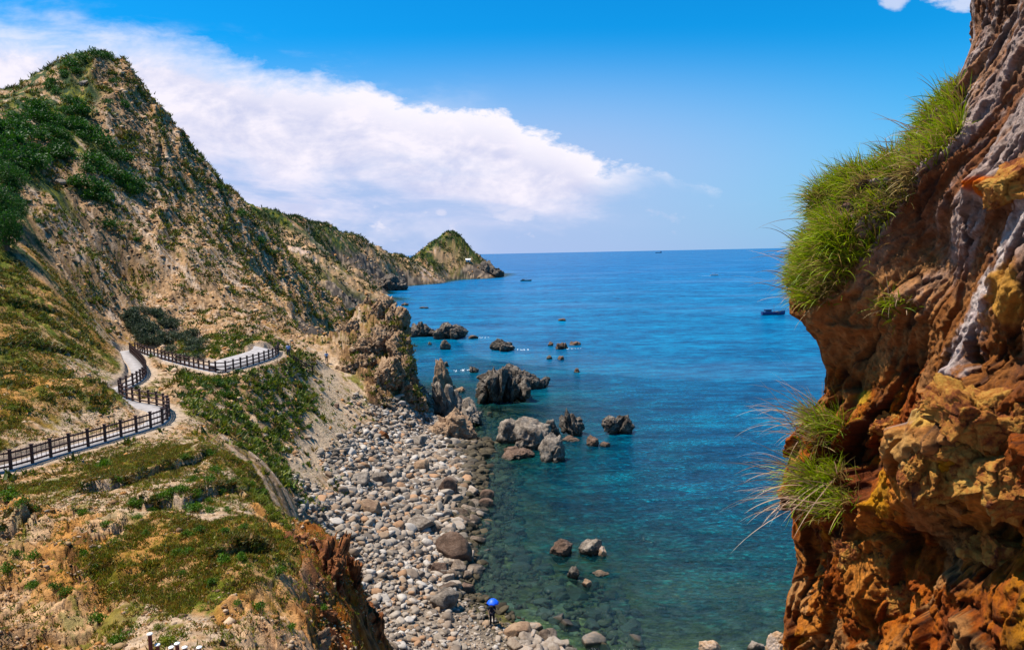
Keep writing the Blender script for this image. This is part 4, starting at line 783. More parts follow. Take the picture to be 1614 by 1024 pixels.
CRV = []
def at_ground(u, v): return hit(u, v)[0]
def crag(label, pts_, mat, seed, name="crag", nsub=26, warp_=.22, msc=1.0, vs_=.45, am0=1.0):
    """angular rock mass: list of (u, vbase, width px, height px, Y) blocks with their own depth"""
    rg = np.random.default_rng(seed); parts = []; x0, y0, z0 = P(pts_[0][0], pts_[0][1], pts_[0][4])
    for b, (u, v, wpx, hpx, Y) in enumerate(pts_):
        x, y, z = P(u, v, Y); W = wpx / F * Y; Hh = hpx / F * Y
        r0, fc_ = rock_np(seed * 17 + b, 6, (W * .56, W * .56, Hh * .66), 10, .20, .03); r0 = r0 @ rotm(rg.normal() * .1, rg.normal() * .12, rg.uniform(-.5, .5)).T + (x - x0, y - y0, z - z0 + Hh * .38); parts.append((r0, fc_))
    big_ = list(parts)
    wf_ = warp_
    for v, f in big_:                      # break the mass up with smaller angular blocks
        c_ = v.mean(0); ex = np.ptp(v, axis=0)
        for k in range(0 * nsub):
            p_ = v[int(rg.integers(len(v)))]; s_ = ex.mean() * rg.uniform(.10, .24)
            if p_[2] < c_[2] - ex[2] * .3: continue
            r0, fc_ = rock_np(seed * 91 + k * 7 + len(parts), 3, (s_, s_ * .8, s_ * rg.uniform(.8, 1.7)), 11, .16, .04); parts.append((r0 @ rotm(rg.normal() * .3, rg.normal() * .3 + .2, rg.uniform(0, 6)).T + p_ * .97 + c_ * .03, fc_))
    V, Fc = merge(parts); wv = np.stack([fbm3(V * .9 + 9, 4), fbm3(V * .9 + 29, 4), fbm3(V * .9 + 49, 4)], -1); V = V + wv * wf_ + np.stack([fbm3(V * 3.1 + 9, 3), fbm3(V * 3.1 + 29, 3), fbm3(V * 3.1 + 49, 3)], -1) * .16
    cc_ = np.concatenate([np.tile(v.mean(0), (len(v), 1)) for v, f in parts]); dr_ = V - cc_; dr_ /= np.linalg.norm(dr_, axis=1)[:, None] + .1
    for sc_, am_ in ((2.6, .75), (1.15, .42), (.5, .20), (.25, .09)):
        fv, fe, r_2 = facet3(V * np.array([1, 1, vs_]) / sc_ + seed + wv * .7 / sc_); V = V + dr_ * ((fv - .12) * am_ * am0 - (fe < .06) * am_ * .35)[:, None]
    o = mesh_np(name, V, Fc, MR[mat]); o.location = (x0, y0, z0); tag(o, label, "rock"); CRV.append(V + np.array([x0, y0, z0])); return o
crag("orange brown pyramid crag rising between the path and the sea", [(598, 520, 52, 46, 118), (574, 512, 36, 36, 120), (618, 548, 50, 58, 115), (634, 592, 44, 74, 111), (645, 634, 36, 76, 108), (606, 562, 60, 46, 115), (628, 640, 44, 46, 106), (652, 652, 30, 42, 106), (554, 515, 22, 22, 119), (586, 498, 20, 26, 119), (606, 494, 18, 22, 118), (586, 566, 64, 50, 112), (566, 596, 58, 44, 108), (612, 612, 60, 48, 105), (560, 545, 44, 40, 115), (592, 648, 60, 34, 101)], 'crag', 60, nsub=60)
crag("rust red buttress dropping to the cobbles at the foot of the slope", [(545, 1110, 116, 225, 33.5), (578, 1100, 70, 165, 35), (505, 1080, 110, 205, 33), (475, 1000, 84, 155, 32.6), (592, 1090, 40, 110, 36), (520, 950, 70, 100, 32), (556, 962, 60, 92, 33.5), (455, 905, 60, 66, 32.6), (500, 1030, 80, 60, 29)], 'rust', 67, vs_=.9, am0=.7)
crag("orange sunlit knob in front of the rust red buttress", [(470, 985, 40, 46, 27.5), (496, 978, 36, 40, 28.5)], 'rust', 62)
crag("tan rock with a cream crown at the bottom of the grassy bowl", [(490, 1045, 66, 58, 25.5), (455, 1030, 40, 30, 25)], 'tan', 63)
crag("grey orange rock block beside the dark panel", [(385, 1020, 46, 36, 23), (420, 1022, 40, 30, 23.5)], 'tan', 64)

# blocks wedged in the cliff face
for k_, (u, v, wpx, hpx, lb) in enumerate([(1592, 318, 70, 54, "bright orange block jutting from the upper cliff face"), (1520, 700, 100, 74, "tan topped block at the lower end of the pale vein"), (1462, 790, 62, 104, "ochre upright block left of the pile in the lower cliff"), (1592, 812, 90, 74, "orange block at the right edge of the lower cliff pile"),
                        (1500, 790, 70, 60, "flat faced brown block in the middle of the lower cliff pile"), (1560, 762, 96, 50, "ochre ridged slab across the lower cliff pile"), (1440, 760, 34, 60, "small red knob between the grass and the ochre block"), (1590, 905, 80, 50, "dark red block under the lower cliff pile"), (1395, 700, 40, 46, "rusty knob just right of the low grass"), (1545, 895, 50, 34, "pinkish stone tucked under the lower cliff pile"), (1560, 660, 60, 44, "cream topped block at the top of the lower cliff pile"), (1500, 728, 56, 40, "small orange block between two bigger ones in the lower cliff pile"), (1340, 905, 50, 60, "ochre lump low on the left edge of the cliff"), (1420, 960, 60, 50, "yellow orange lump near the bottom of the cliff"), (1470, 655, 34, 40, "thin orange block left of the pale vein's foot"), (1610, 690, 50, 60, "dark orange block cut by the right edge of the view")]):
    m_ = np.argmin((CU - u) ** 2 + (CV - (v - hpx / 2)) ** 2 + (np.abs(S.ravel() - .4) > .55) * 1e6); pos_ = PD[m_]; Yd = pos_[1]; W = wpx / F * Yd; Hh = hpx / F * Yd; rg = np.random.default_rng(k_ + 5)
    v0_, f0_ = rock_np(5000 + k_ * 3, 6, (W * .66, W * .6, Hh * .66), 8, .05, .015, box=True); v0_ = v0_ @ rotm(rg.normal() * .28, rg.normal() * .28, rg.uniform(-.7, .7)).T
    fv, fe, r_2 = facet3(v0_ / (W * .35) + k_); v0_ = v0_ * (1 + fv * .20 - (fe < .05) * .05)[:, None]; fv, fe, r_2 = facet3(v0_ / (W * .13) + k_); v0_ = v0_ * (1 + fv * .07)[:, None] + np.stack([fbm3(v0_ * 16 + 9, 4), fbm3(v0_ * 16 + 29, 4), fbm3(v0_ * 16 + 49, 4)], -1) * .010
    o = mesh_np("cliff_block", v0_, f0_, MR['block']); o.location = tuple(pos_ + np.array([.5, .2, 0]) * W * .35); tag(o, lb, "rock")

def where_beach(u, v, z):
    if v < 700: return "just below the orange crag and the leaning stack"
    if u < 560: return "beside the dirt path at the inland edge of the beach" if v < 800 else "close under the rust red buttress"
    if v > 930: return "near the blue umbrella at the bottom of the beach"
    if v > 850: return "around the biggest dark rounded boulder" if u > 640 else "in the lower beach right of the rusty buttress"
    if u > 740: return "out in the shallow water off the beach"
    return "in the upper middle of the beach" if v < 780 else "in the lower middle of the beach"
# cobble beach: the 280 largest stones as things, the rest as one mass
protos = [rock_np(900 + i, 3, tuple(np.random.default_rng(i).uniform((.8, .62, .42), (1.1, .95, .72))), 13, .07, .05) for i in range(14)]
N = 72000; bxr = rng.uniform(-42, 14, N); byr = rng.uniform(30, 128, N)
zb = hgt(bxr, byr); wb = wzone('B', bxr, byr) + .5 * wzone('W', bxr, byr) * (zb > -1.6) + wzone('S', bxr, byr) * .12 * (zb < 8)
pth = bil(pathw, tg, lg, bxr / byr, np.log(byr))
bu, bvv = topix(np.stack([bxr, byr, zb], 1))
okb = (rng.random(N) < wb * (1 - .9 * pth)) & (zb < 7.5) & (zb > -1.7) & (bu > 440) & (bu < 1010) & ((zb > -.25) | (rng.random(N) < .45)) & (bu < 778 + np.clip(bvv - 950, 0, 999) * 1.7 + 400 * (zb < -.35))
bxr, byr, zb = bxr[okb][:21000], byr[okb][:21000], zb[okb][:21000]; n = len(bxr); print("stones", n)
sz = np.clip(np.exp(rng.normal(-1.42, .46, n)), .12, .62) * (1 + .30 * ss(zb, 1.6, .2)) * (1 - .45 * (np.hypot(bu[okb][:21000] - 775, bvv[okb][:21000] - 975) < 60)) * (1 - .35 * ss(byr, 62, 45) * (zb > .8))
order = np.argsort(-sz / byr); individual = order[:270]; rest = order[270:]
V, Fc, Cc, off = [], [], [], 0
pal = np.array([(.37, .285, .21), (.45, .36, .28), (.28, .20, .14), (.38, .245, .145), (.20, .15, .11), (.46, .25, .125), (.54, .46, .385), (.13, .10, .075)])
pcl = [rock_np(700 + i, 3 if i % 3 == 0 else 2, tuple(np.random.default_rng(i + 50).uniform((.8, .55, .38), (1.2, .95, .75))), 4, 0, .02, box=i % 3 != 0) for i in range(24)]
for i in rest:
    v, f = pcl[int(rng.integers(24))]; v = v @ rotm(rng.normal() * .3, rng.normal() * .3, rng.uniform(0, 6.3)).T * sz[i]
    V.append(v + (bxr[i], byr[i], zb[i] + sz[i] * rng.uniform(.1, .45))); Fc.append(f + off); off += len(v)
    c_ = pal[int(rng.choice(8, p=[.22, .2, .14, .1, .1, .06, .12, .06]))] * rng.uniform(.8, 1.1); wt = float(ss(zb[i] + rng.normal() * .2, .75, .2)); c_ = (c_ * .8 + c_.mean() * .2) * 1.06 * (1 - wt) + np.array([.085, .065, .038]) * rng.uniform(.4, 1.3) * wt; Cc.append(np.tile(c_, (len(v), 1)))
mstone = attr_mat("beach_stones", .85, 5, .28, .5, 9, .05, .25)
st = mesh_np("cobbles", np.concatenate(V), np.concatenate(Fc), mstone, np.concatenate(Cc)); tag(st, "small grey and tan stones covering the beach", "stones", kind="stuff")
bigm = []
for i, (v, f) in enumerate(protos):
    me_o = mesh_np("boulder", rock_np(900 + i, 4, tuple(np.random.default_rng(i).uniform((.8, .62, .42), (1.1, .95, .72))), 5, .08, .02, box=i % 2 == 0)[0], ico(4)[1], MR['beach']); bigm.append(me_o.data); bpy.data.objects.remove(me_o)
for i in individual:
    o = bpy.data.objects.new("boulder", bigm[int(rng.integers(14))]); COL.objects.link(o); s = float(sz[i]); o.location = (bxr[i], byr[i], zb[i] + s * .3); o.scale = (s, s, s); o.rotation_euler = (rng.normal() * .25, rng.normal() * .25, rng.uniform(0, 6.3))
    wet_ = zb[i] < .75
    pu_, pv_ = topix(np.array([o.location[:]])); wh = where_beach(pu_[0], pv_[0], zb[i]); big_s = "large" if s > .62 else "medium"
    tag(o, (big_s + (" dark wet boulder " if wet_ else " dry grey tan boulder ") + wh), "boulder", (("wet " if wet_ else "dry ") + "boulders " + wh))
for (u, v, wpx, hpx, mt, lb) in [(712, 884, 56, 44, 'brown', "biggest dark rounded boulder at the edge of the cobbles"), (696, 958, 50, 32, 'grey', "broad flat pale boulder near the blue umbrella"), (820, 1006, 44, 30, 'tan', "flat banded tan slab at the water's edge below the umbrella"), (826, 1022, 34, 14, 'grey', "thin slab under the banded tan slab"),
                        (768, 792, 28, 20, 'brown', "squarish boulder in the water right of the beach, upper of a pair"), (766, 806, 30, 20, 'brown', "rounded boulder in the water right of the beach, lower of a pair"), (703, 778, 32, 26, 'brown', "dark olive boulder between pale cobbles and water"), (661, 742, 28, 22, 'tan', "orange topped boulder amid pale cobbles"),
                        (601, 765, 34, 26, 'grey', "pale humped boulder with a brown side amid the cobbles"), (564, 762, 40, 22, 'grey', "long white faced boulder at the upper left of the cobbles"), (602, 692, 18, 16, 'rust', "bright orange boulder at the top of the beach"), (655, 702, 36, 18, 'grey', "large angular pale slab below the crag"), (530, 642, 12, 8, 'brown', "single brown rock on the dirt path"),
                        (690, 905, 34, 26, 'brown', "dark boulder left of the biggest rounded one"), (735, 935, 26, 20, 'brown', "brown boulder between the two broadest ones"), (660, 835, 50, 26, 'grey', "pair of cracked grey boulders in the middle of the beach"), (580, 810, 46, 26, 'tan', "broad yellow grey boulder left of the middle of the beach")]:
    x, y, z = at_ground(u, v); W = wpx / F * y; Hh = hpx / F * y; sd = abs(hash((u, v))) % 1000
    vv, ff = rock_np(int(u * 7 + v), 5, (W * .52, W * .42, Hh * .7), 13, .08, .06); o = mesh_np("boulder", vv, ff, MR[mt]); o.location = (x, y + W * .2, z + Hh * .2); tag(o, lb, "boulder")
for (u, v, wpx, lb) in [(97, 292, 18, "pale grey boulder below the scrub on the big hill"), (133, 133, 14, "grey boulder high on the big hill"), (245, 270, 12, "small dark grey boulder on the open rocky slope"), (75, 806, 9, "small white stone on the bare orange ground")]:
    x, y, z = at_ground(u, v); W = wpx / F * y; vv, ff = rock_np(int(u * 3 + v), 4, (W * .5, W * .4, W * .38), 13, .08, .06); o = mesh_np("boulder", vv, ff, MR['grey']); o.location = (x, y, z + W * .12); tag(o, lb, "boulder")

# ------------------------------------------------------------------ plants
mleaf = attr_mat("leaves", .6, 1.2, .25, 0, spec=.3, transl=.30)
def leaf_cloud(n, rad, size, cols, seed, flat=.75, shell=.55, lumps=7):
    rg = np.random.default_rng(seed); cen = rg.normal(size=(lumps, 3)); cen /= np.linalg.norm(cen, axis=1)[:, None]; cen *= rg.uniform(.25, .62, (lumps, 1)); cen[:, 2] = np.abs(cen[:, 2]) * flat + .2; rl = rg.uniform(.30, .52, lumps)
    k = rg.integers(lumps, size=n); d = rg.normal(size=(n, 3)); d /= np.linalg.norm(d, axis=1)[:, None]; p = cen[k] + d * (rl[k] * rg.uniform(shell, 1.05, n))[:, None] * np.array([1, 1, .85]); p[:, 2] = np.maximum(p[:, 2], -.02)
    a = rg.normal(size=(n, 3)) + d * .4 + np.array([0, 0, .5]); a /= np.linalg.norm(a, axis=1)[:, None]; b = np.cross(a, rg.normal(size=(n, 3))); b /= np.linalg.norm(b, axis=1)[:, None]
    s_ = (size * rg.uniform(.6, 1.3, n))[:, None]; q_ = np.stack([p - b * s_ * .35, p + a * s_ * .5 - b * s_ * .1, p + a * s_ + b * s_ * .1, p + a * s_ * .5 + b * s_ * .35], 1) * rad
    t_ = rg.random((n, 1)); tone = rg.uniform(.75, 1.25, lumps)[k][:, None]; c_ = (np.array(cols[0]) * (1 - t_) + np.array(cols[1]) * t_) * tone
    return q_.reshape(-1, 3), np.arange(n * 4).reshape(n, 4), np.repeat(c_, 4, 0)
DG = [(.022, .075, .012), (.07, .18, .022)]; MG = [(.055, .14, .012), (.15, .26, .025)]; YG = [(.12, .17, .02), (.27, .28, .04)]; BG = [(.04, .065, .035), (.085, .11, .06)]
mbark = flat_mat("bark", (.16, .11, .08), .9, .1)
shr = {}
for key, cl in (('dark', DG), ('mid', MG), ('yellow', YG), ('blue', BG)):
    shr[key] = []
    for j in range(4):
        V, Fc, Cc = leaf_cloud(620, 1.0, .17, cl, 300 + j + 10 * len(shr)); o = mesh_np("shrub", V, Fc, mleaf, Cc); shr[key].append(o.data); bpy.data.objects.remove(o)
def put_shrub(x, y, z, r, key, label, group, name="shrub", zs=1.0):
    o = bpy.data.objects.new(name, shr[key][int(rng.integers(4))]); COL.objects.link(o); o.location = (x, y, z - r * .12); s = r * rng.uniform(.9, 1.1); o.scale = (s, s, s * zs * .95); o.rotation_euler = (0, 0, rng.uniform(0, 6.3)); tag(o, label, "shrub", group)
    return o
def s_bowl(u, v, w_):
    return (", large one " if w_ >= 24 else ", small one " if w_ <= 17 else ", ") + ("by the long fence" if v < 745 else "on orange ground at the left" if u < 115 else "near the rusty buttress" if u > 375 else "on its upper rim" if v < 820 else "in its grassy middle")
def s_high(u, v, w_): return (", high up" if v < 180 else ", halfway up" if v < 250 else ", lowest") + (" at far left" if u < 60 else "")
def shrub_px(L, key, label, group, zs=1.0, sfx=None):
    h = hit([a for a, b, c in L], [b + c * .3 for a, b, c in L])
    for (u, v, wpx), (x, y, z) in zip(L, h):
        if y > 890 and z == 0: continue
        lb_ = label + sfx(u, v, wpx) if sfx else label
        put_shrub(x, y, z, wpx / F * y * (.58 if y > 46 else .74), key, lb_, group, zs=zs)
shrub_px([(110, 96, 34), (130, 86, 34), (150, 80, 30), (170, 84, 24), (98, 112, 28), (84, 124, 26), (120, 108, 26), (75, 134, 22)], 'dark', "dark shrub crowding the very top of the big hill", "shrubs on the summit")
L = []
for i in range(3000):
    u, v = rng.uniform(-15, 215), rng.uniform(100, 320)
    if len(L) < 58 and (inpoly(np.array([u]), np.array([v]), [(-15, 190), (60, 158), (110, 140), (130, 170), (150, 200), (110, 215), (95, 250), (45, 262), (30, 300), (-15, 300)])[0] or (len(L) % 3 == 0 and inpoly(np.array([u]), np.array([v]), [(140, 195), (165, 195), (200, 240), (240, 280), (230, 300), (170, 318), (120, 300), (115, 270)])[0])): L.append((u, v, rng.uniform(18, 42)))
shrub_px(L, 'dark', "leafy green shrub in the big hill's thick scrub", "shrubs in the thick scrub of the big hill", sfx=s_high)
shrub_px([(180, 125, 20), (195, 160, 26), (130, 168, 46), (108, 152, 30), (92, 182, 44), (60, 164, 46), (30, 182, 46), (8, 195, 40), (20, 214, 55), (60, 204, 50), (95, 228, 48), (40, 238, 55), (14, 240, 50), (62, 246, 40), (125, 190, 30),
          (90, 140, 24), (70, 180, 40), (45, 205, 46), (5, 222, 50)], 'dark', "dense dark shrub on the hill's left shoulder", "shrubs on the left shoulder", sfx=s_high)
shrub_px([(150, 202, 38), (162, 216, 46), (182, 238, 46), (200, 244, 36), (140, 246, 44), (168, 262, 54), (196, 276, 50), (222, 288, 44), (150, 284, 54), (122, 280, 44), (168, 304, 42), (138, 300, 40), (205, 292, 40)], 'dark', "lush green shrub in the diagonal hill thicket", "shrubs in the hill thicket", sfx=s_high)
shrub_px([(176, 350, 30), (315, 250, 15), (345, 292, 18), (380, 332, 26), (246, 280, 16), (265, 290, 14), (410, 375, 24), (430, 395, 20), (170, 158, 20), (300, 300, 14), (280, 330, 16), (240, 340, 14), (215, 375, 16), (60, 345, 20), (95, 365, 16)], 'dark', "separate dark shrub dotted on the open rocky hillside", "shrubs on the rocky hillside")
L = []
for i in range(420):
    u, v = rng.uniform(195, 330), rng.uniform(480, 562)
    if inpoly(np.array([u]), np.array([v]), [(195, 482), (255, 478), (290, 505), (318, 530), (330, 556), (280, 562), (235, 545), (205, 520)])[0] and len(L) < 46: L.append((u, v, rng.uniform(22, 38)))
shrub_px(L, 'blue', "blue green bush in the shady thicket above the road bend", "bushes in the thicket by the road", sfx=lambda u, v, w_: (", upper" if v < 515 else ", lower") + (" left" if u < 255 else " right"))
L = [(328 + rng.uniform(-10, 190), rng.uniform(590, 735), rng.uniform(7, 15)) for i in range(150)]
L = [(u, v, s) for u, v, s in L if u < 515 - (v - 590) * .22 and u > 300 + (v - 590) * .55]
shrub_px(L[:75], 'mid', "round green shrub on the slope below the upper road", "shrubs on the slope below the road"); shrub_px(L[75:], 'yellow', "yellowish green shrub on the slope below the upper road", "yellow shrubs on the slope below the road")
shrub_px([(340, 600, 26), (365, 598, 24), (325, 606, 20), (355, 615, 24), (385, 590, 16)], 'dark', "dark bush clump just under the upper fence", "dark bushes under the upper fence")
shrub_px([(164 * 1, 728, 28), (50, 800, 28), (37, 786, 24), (134, 803, 18), (206, 790, 20), (222, 788, 22), (250, 780, 22), (270, 772, 24), (284, 768, 22), (304, 797, 32), (334, 800, 22), (231, 837, 16), (294, 838, 20), (315, 832, 20), (355, 834, 18), (385, 827, 22), (25, 868, 20), (53, 870, 28),
          (13, 890, 26), (54, 917, 22), (84, 921, 20), (104, 927, 20), (154, 970, 26), (132, 867, 18), (438, 898, 24), (410, 952, 30), (371, 947, 15), (458, 986, 22), (187, 1002, 28), (288, 900, 14), (334, 914, 22), (355, 877, 26), (381, 874, 20), (278, 867, 18), (296, 867, 18), (508, 955, 15),
          (184, 752, 18), (10, 776, 28), (167, 823, 18), (217, 813, 13), (341, 737, 22), (328, 710, 20), (291, 717, 14), (304, 753, 18), (328, 753, 20), (411, 773, 20), (365, 757, 14), (395, 760, 16), (240, 800, 16), (310, 775, 20), (345, 770, 18), (330, 785, 16), (360, 800, 16)], 'mid', "rounded green bush in the bowl in front", "bushes in the near bowl", sfx=s_bowl)
shrub_px([(398, 772, 22), (410, 786, 24), (422, 798, 22), (434, 808, 22), (446, 818, 20), (456, 828, 20), (385, 756, 20), (428, 812, 16), (374, 742, 18)], 'yellow', "yellow green bush on the outer rim of the bowl above the cobbles", "bushes on the outer rim")
shrub_px([(268, 1000, 40), (250, 985, 18), (468, 745, 16), (180, 850, 22)], 'yellow', "bright yellow green bush near the capped posts", "yellow bushes in the near bowl")
shrub_px([(60, 500, 14), (30, 590, 16), (45, 570, 14), (20, 640, 18), (100, 575, 12), (140, 640, 14), (150, 585, 12), (120, 545, 12), (80, 620, 16), (10, 560, 14), (130, 495, 16), (155, 468, 14), (170, 520, 14)], 'yellow', "low green bush on the grassy terraces above the road", "bushes on the grassy terraces")
shrub_px([(400, 326, 9), (406, 329, 9), (440, 335, 10), (452, 334, 10), (462, 338, 10), (474, 342, 10), (485, 342, 9), (430, 334, 8), (515, 352, 10), (524, 356, 10), (540, 362, 9), (550, 362, 9), (562, 370, 8), (700, 366, 9), (708, 364, 9), (716, 364, 9), (722, 368, 8), (694, 372, 9), (704, 371, 9), (686, 378, 8), (676, 386, 7), (666, 392, 7), (655, 396, 7),
          (712, 372, 9), (680, 392, 8), (700, 380, 8), (420, 332, 8), (500, 346, 8), (530, 358, 8), (580, 378, 7), (600, 388, 6), (640, 399, 6), (470, 352, 9), (450, 348, 8)], 'dark', "dark green scrub clump on the skyline of the far ridge and headland", "scrub on the far skyline", .6)
# big tree mass at the left edge
def tree(x, y, z, r, h, label):
    e = empty("tree", (x, y, z)); tag(e, label, "tree", "trees at the left edge")
    V, Fc, Cc = leaf_cloud(5200, r, .075, DG, int(x * 13 + y) % 1000 + 5, .9, .7, 16); V[:, 2] *= h / r * .62; V[:, 2] += h * .12
    mesh_np("crown", V, Fc, mleaf, Cc, parent=e)
    bm = bmesh.new()
    for k in range(5):
        a = k * 1.3; p0 = Vector((0, 0, -.5)); p1 = Vector((math.cos(a) * r * .35 * (k > 0), math.sin(a) * r * .35 * (k > 0), h * .62))
        d_ = p1 - p0; mtx = Matrix.Translation((p0 + p1) / 2) @ d_.to_track_quat('Z', 'Y').to_matrix().to_4x4(); bmesh.ops.create_cone(bm, cap_ends=True, segments=7, radius1=r * .055, radius2=r * .02, depth=d_.length, matrix=mtx)
    bm_obj("trunk", bm, mbark, e)
for (u, v, wpx, hpx, lb) in [(12, 395, 62, 90, "tall dark green tree lowest at the left edge"), (-6, 350, 70, 90, "dark tree cut by the left edge of the view"), (18, 300, 60, 60, "bright topped green tree uppermost at the left edge"), (22, 350, 44, 60, "dark tree between the uppermost and lowest at the left edge")]:
    x, y, z = at_ground(max(u, 0), v); tree(x, y, z, wpx / F * y * .55, hpx / F * y, lb)

# ground cover: tufts, grass and rubble as stuff
def scatter(n, ylo, yhi, tlo, thi, wf):
    yy = np.sqrt(rng.uniform(ylo ** 2, yhi ** 2, n)); tt = rng.uniform(tlo, thi, n); x = tt * yy; z = hgt(x, yy); w_ = wf(x, yy, z); k_ = rng.random(n) < w_; return np.stack([x[k_], yy[k_], z[k_]], 1)
slope_g = np.zeros(Zt.shape); gy_ = np.gradient(Zt, axis=0) / np.maximum(np.gradient(YY, axis=0), 1e-3); gx_ = np.gradient(Zt, axis=1) / np.maximum(np.gradient(XX, axis=1), 1e-3); slope_g = np.clip(np.sqrt(1 + gx_ ** 2 + gy_ ** 2), 1, 4)
def slp(x, y): return bil(slope_g, tg, lg, x / y, np.log(y)) / 4
def clump_mask(x, y, s=4.0, lo=-.1, hi=.25): return ss(fbm2(x / s, y / s, 3), lo, hi)
road_free = lambda x, y: 1 - (bil(np.clip(DR, 0, 9), tg, lg, x / y, np.log(y)) < 1.7)
tp = scatter(270000, 36, 260, -.80, -.12, lambda x, y, z: slp(x, y) * 1.15 * (wzone('T', x, y) * .9 + wzone('K', x, y) * .45 + wzone('S', x, y) * .22 + wzone('V', x, y) * .6) * (.05 + .95 * clump_mask(x, y, 4, -.02, .22)) * (z > 2) * road_free(x, y) * .55)
print("tufts", len(tp)); n = len(tp)
def tuft_mass(tp, size, nb, cols, name, label, mat=mleaf, cat="ground cover", up_=1.0, wide=.34):
    n = len(tp); sz_ = size * rng.uniform(.5, 1.4, n) * (1 + .5 * ss(tp[:, 1], 90, 180) * (tp[:, 1] < 300)); d = rng.normal(size=(n, nb, 3)); d[..., 2] = np.abs(d[..., 2]) * .7 + up_; d /= np.linalg.norm(d, axis=2)[..., None]
    base = tp[:, None] + rng.normal(size=(n, nb, 3)) * (sz_ * .38)[:, None, None] * np.array([1, 1, .25]); tipp = base + d * (sz_[:, None] * rng.uniform(.6, 1.2, (n, nb)))[..., None]
    sd = np.cross(d, rng.normal(size=(n, nb, 3))); sd /= np.linalg.norm(sd, axis=2)[..., None]; wv = sd * (sz_ * wide)[:, None, None] * .5
    V = np.stack([base - wv, base + wv, tipp], 2).reshape(-1, 3); Fc = np.arange(n * nb * 3).reshape(-1, 3)
    t_ = rng.random((n, 1, 1)); kk = rng.choice(len(cols), n); c_ = np.array(cols)[kk][:, None] * rng.uniform(.7, 1.25, (n, nb, 1)); c_ = np.repeat(c_[:, :, None], 3, 2).reshape(-1, 3)
    o = mesh_np(name, V, Fc, mat, c_); tag(o, label, cat, kind="stuff"); return o
cv_ = CRV[0]; pk_ = cv_[rng.choice(len(cv_), 2600)]; pk_ = pk_[(fbm3(pk_ * .35, 3) > .02) & (pk_[:, 2] < 18.5)]; tp = np.concatenate([tp, pk_])
tuft_mass(tp, .50, 11, [(.08, .11, .015), (.14, .17, .025), (.23, .21, .035), (.05, .08, .015), (.20, .13, .035)], "ground_cover", "low tufts of grass and scrub speckling the rocky hillside")
sp2 = scatter(60000, 54, 100, -.46, -.20, lambda x, y, z: slp(x, y) * 1.6 * (wzone('T', x, y) + wzone('S', x, y) * .12) * (.12 + .88 * clump_mask(x, y, 1.1, -.1, .2)) * (z > 4) * road_free(x, y) * ss(bil(np.clip(DP, 0, 9), tg, lg, x / y, np.log(y)), 1.2, 2.5))[:1700]
tuft_mass(sp2, .42, 16, [(.07, .12, .015), (.13, .19, .022), (.24, .25, .04), (.05, .08, .015), (.16, .20, .03)], "ground_cover", "round green tufts thickly dotting the slope below the upper road", up_=.5)
ts2 = scatter(60000, 42, 110, -.85, -.42, lambda x, y, z: wzone('G', x, y) * clump_mask(x, y, 2.2, -.05, .2) * (z > 14.6) * road_free(x, y) * (bil(np.clip(DR, 0, 9), tg, lg, x / y, np.log(y)) > 3))[:6500]
tuft_mass(ts2, .30, 11, [(.10, .13, .02), (.18, .20, .03), (.28, .20, .04), (.05, .07, .015), (.24, .15, .04)], "ground_cover", "shaggy olive and brown tufts on the terraces above the road", up_=.45)
gp = scatter(230000, 22, 100, -.80, -.22, lambda x, y, z: (wzone('G', x, y) + .3 * wzone('S', x, y) + .18 * wzone('O', x, y)) * (.20 + .80 * clump_mask(x, y, 3.0, -.2, .1)) * (z > 4) * road_free(x, y) * ss(y, 120, 20)); print("grass", len(gp))
gn = scatter(120000, 21, 46, -.80, -.22, lambda x, y, z: (wzone('G', x, y) + .25 * wzone('S', x, y) + .15 * wzone('O', x, y)) * (.10 + .90 * clump_mask(x, y, 1.6, -.25, .1)) * (z > 6) * road_free(x, y)); gp = np.concatenate([gp[gp[:, 1] > 40], gn])
tuft_mass(gp, .135, 8, [(.16, .18, .02), (.25, .25, .035), (.09, .14, .015), (.36, .22, .05), (.30, .16, .04), (.32, .30, .05), (.12, .08, .03)], "grass", "short olive and rusty grass on the terraces and in the bowl", cat="grass", up_=.8, wide=.25)
lp = []
for lx in LIPS:
    lx = np.array(lx); tt = rng.uniform(lx[0, 0], lx[-1, 0], 420); yy = np.exp(np.interp(tt, lx[:, 0], lx[:, 1])) + rng.normal(size=420) * .22 + .15; lp.append(np.stack([tt * yy, yy, hgt(tt * yy, yy)], 1))
lp = np.concatenate(lp); lp = lp[fbm2(lp[:, 0] * .9, lp[:, 1] * .9, 2) > -.1]; tuft_mass(lp, .19, 12, [(.06, .07, .015), (.13, .11, .025), (.20, .11, .03), (.05, .08, .012)], "grass", "shaggy grass hanging over the small turf ledges, darkened to stand for their shadow", cat="grass", up_=.15, wide=.3)  # overhanging tufts; their dark colours paint the shade under the lips
fp = scatter(26000, 380, 930, -.34, -.02, lambda x, y, z: (wzone('F', x, y) + wzone('V', x, y)) * (.1 + .9 * clump_mask(x, y, 22)) * (z > 5)); print("far", len(fp))
tuft_mass(fp, 1.9, 9, [(.06, .085, .02), (.10, .11, .03), (.045, .07, .018)], "ground_cover", "patchy scrub on the far ridge and headland")
rp = scatter(150000, 55, 250, -.78, -.10, lambda x, y, z: slp(x, y) * (wzone('T', x, y) * .6 + wzone('S', x, y) * .15 + wzone('D', x, y) * .6) * (z > 1) * road_free(x, y)); print("rubble", len(rp))
d1, f1_ = ico(1); n = min(len(rp), 26000); rp = rp[:n]; rs = np.minimum(np.exp(rng.normal(-1.85, .55, n)), .5)[:, None, None] * (1 + .6 * ss(rp[:, 1], 90, 200))[:, None, None]
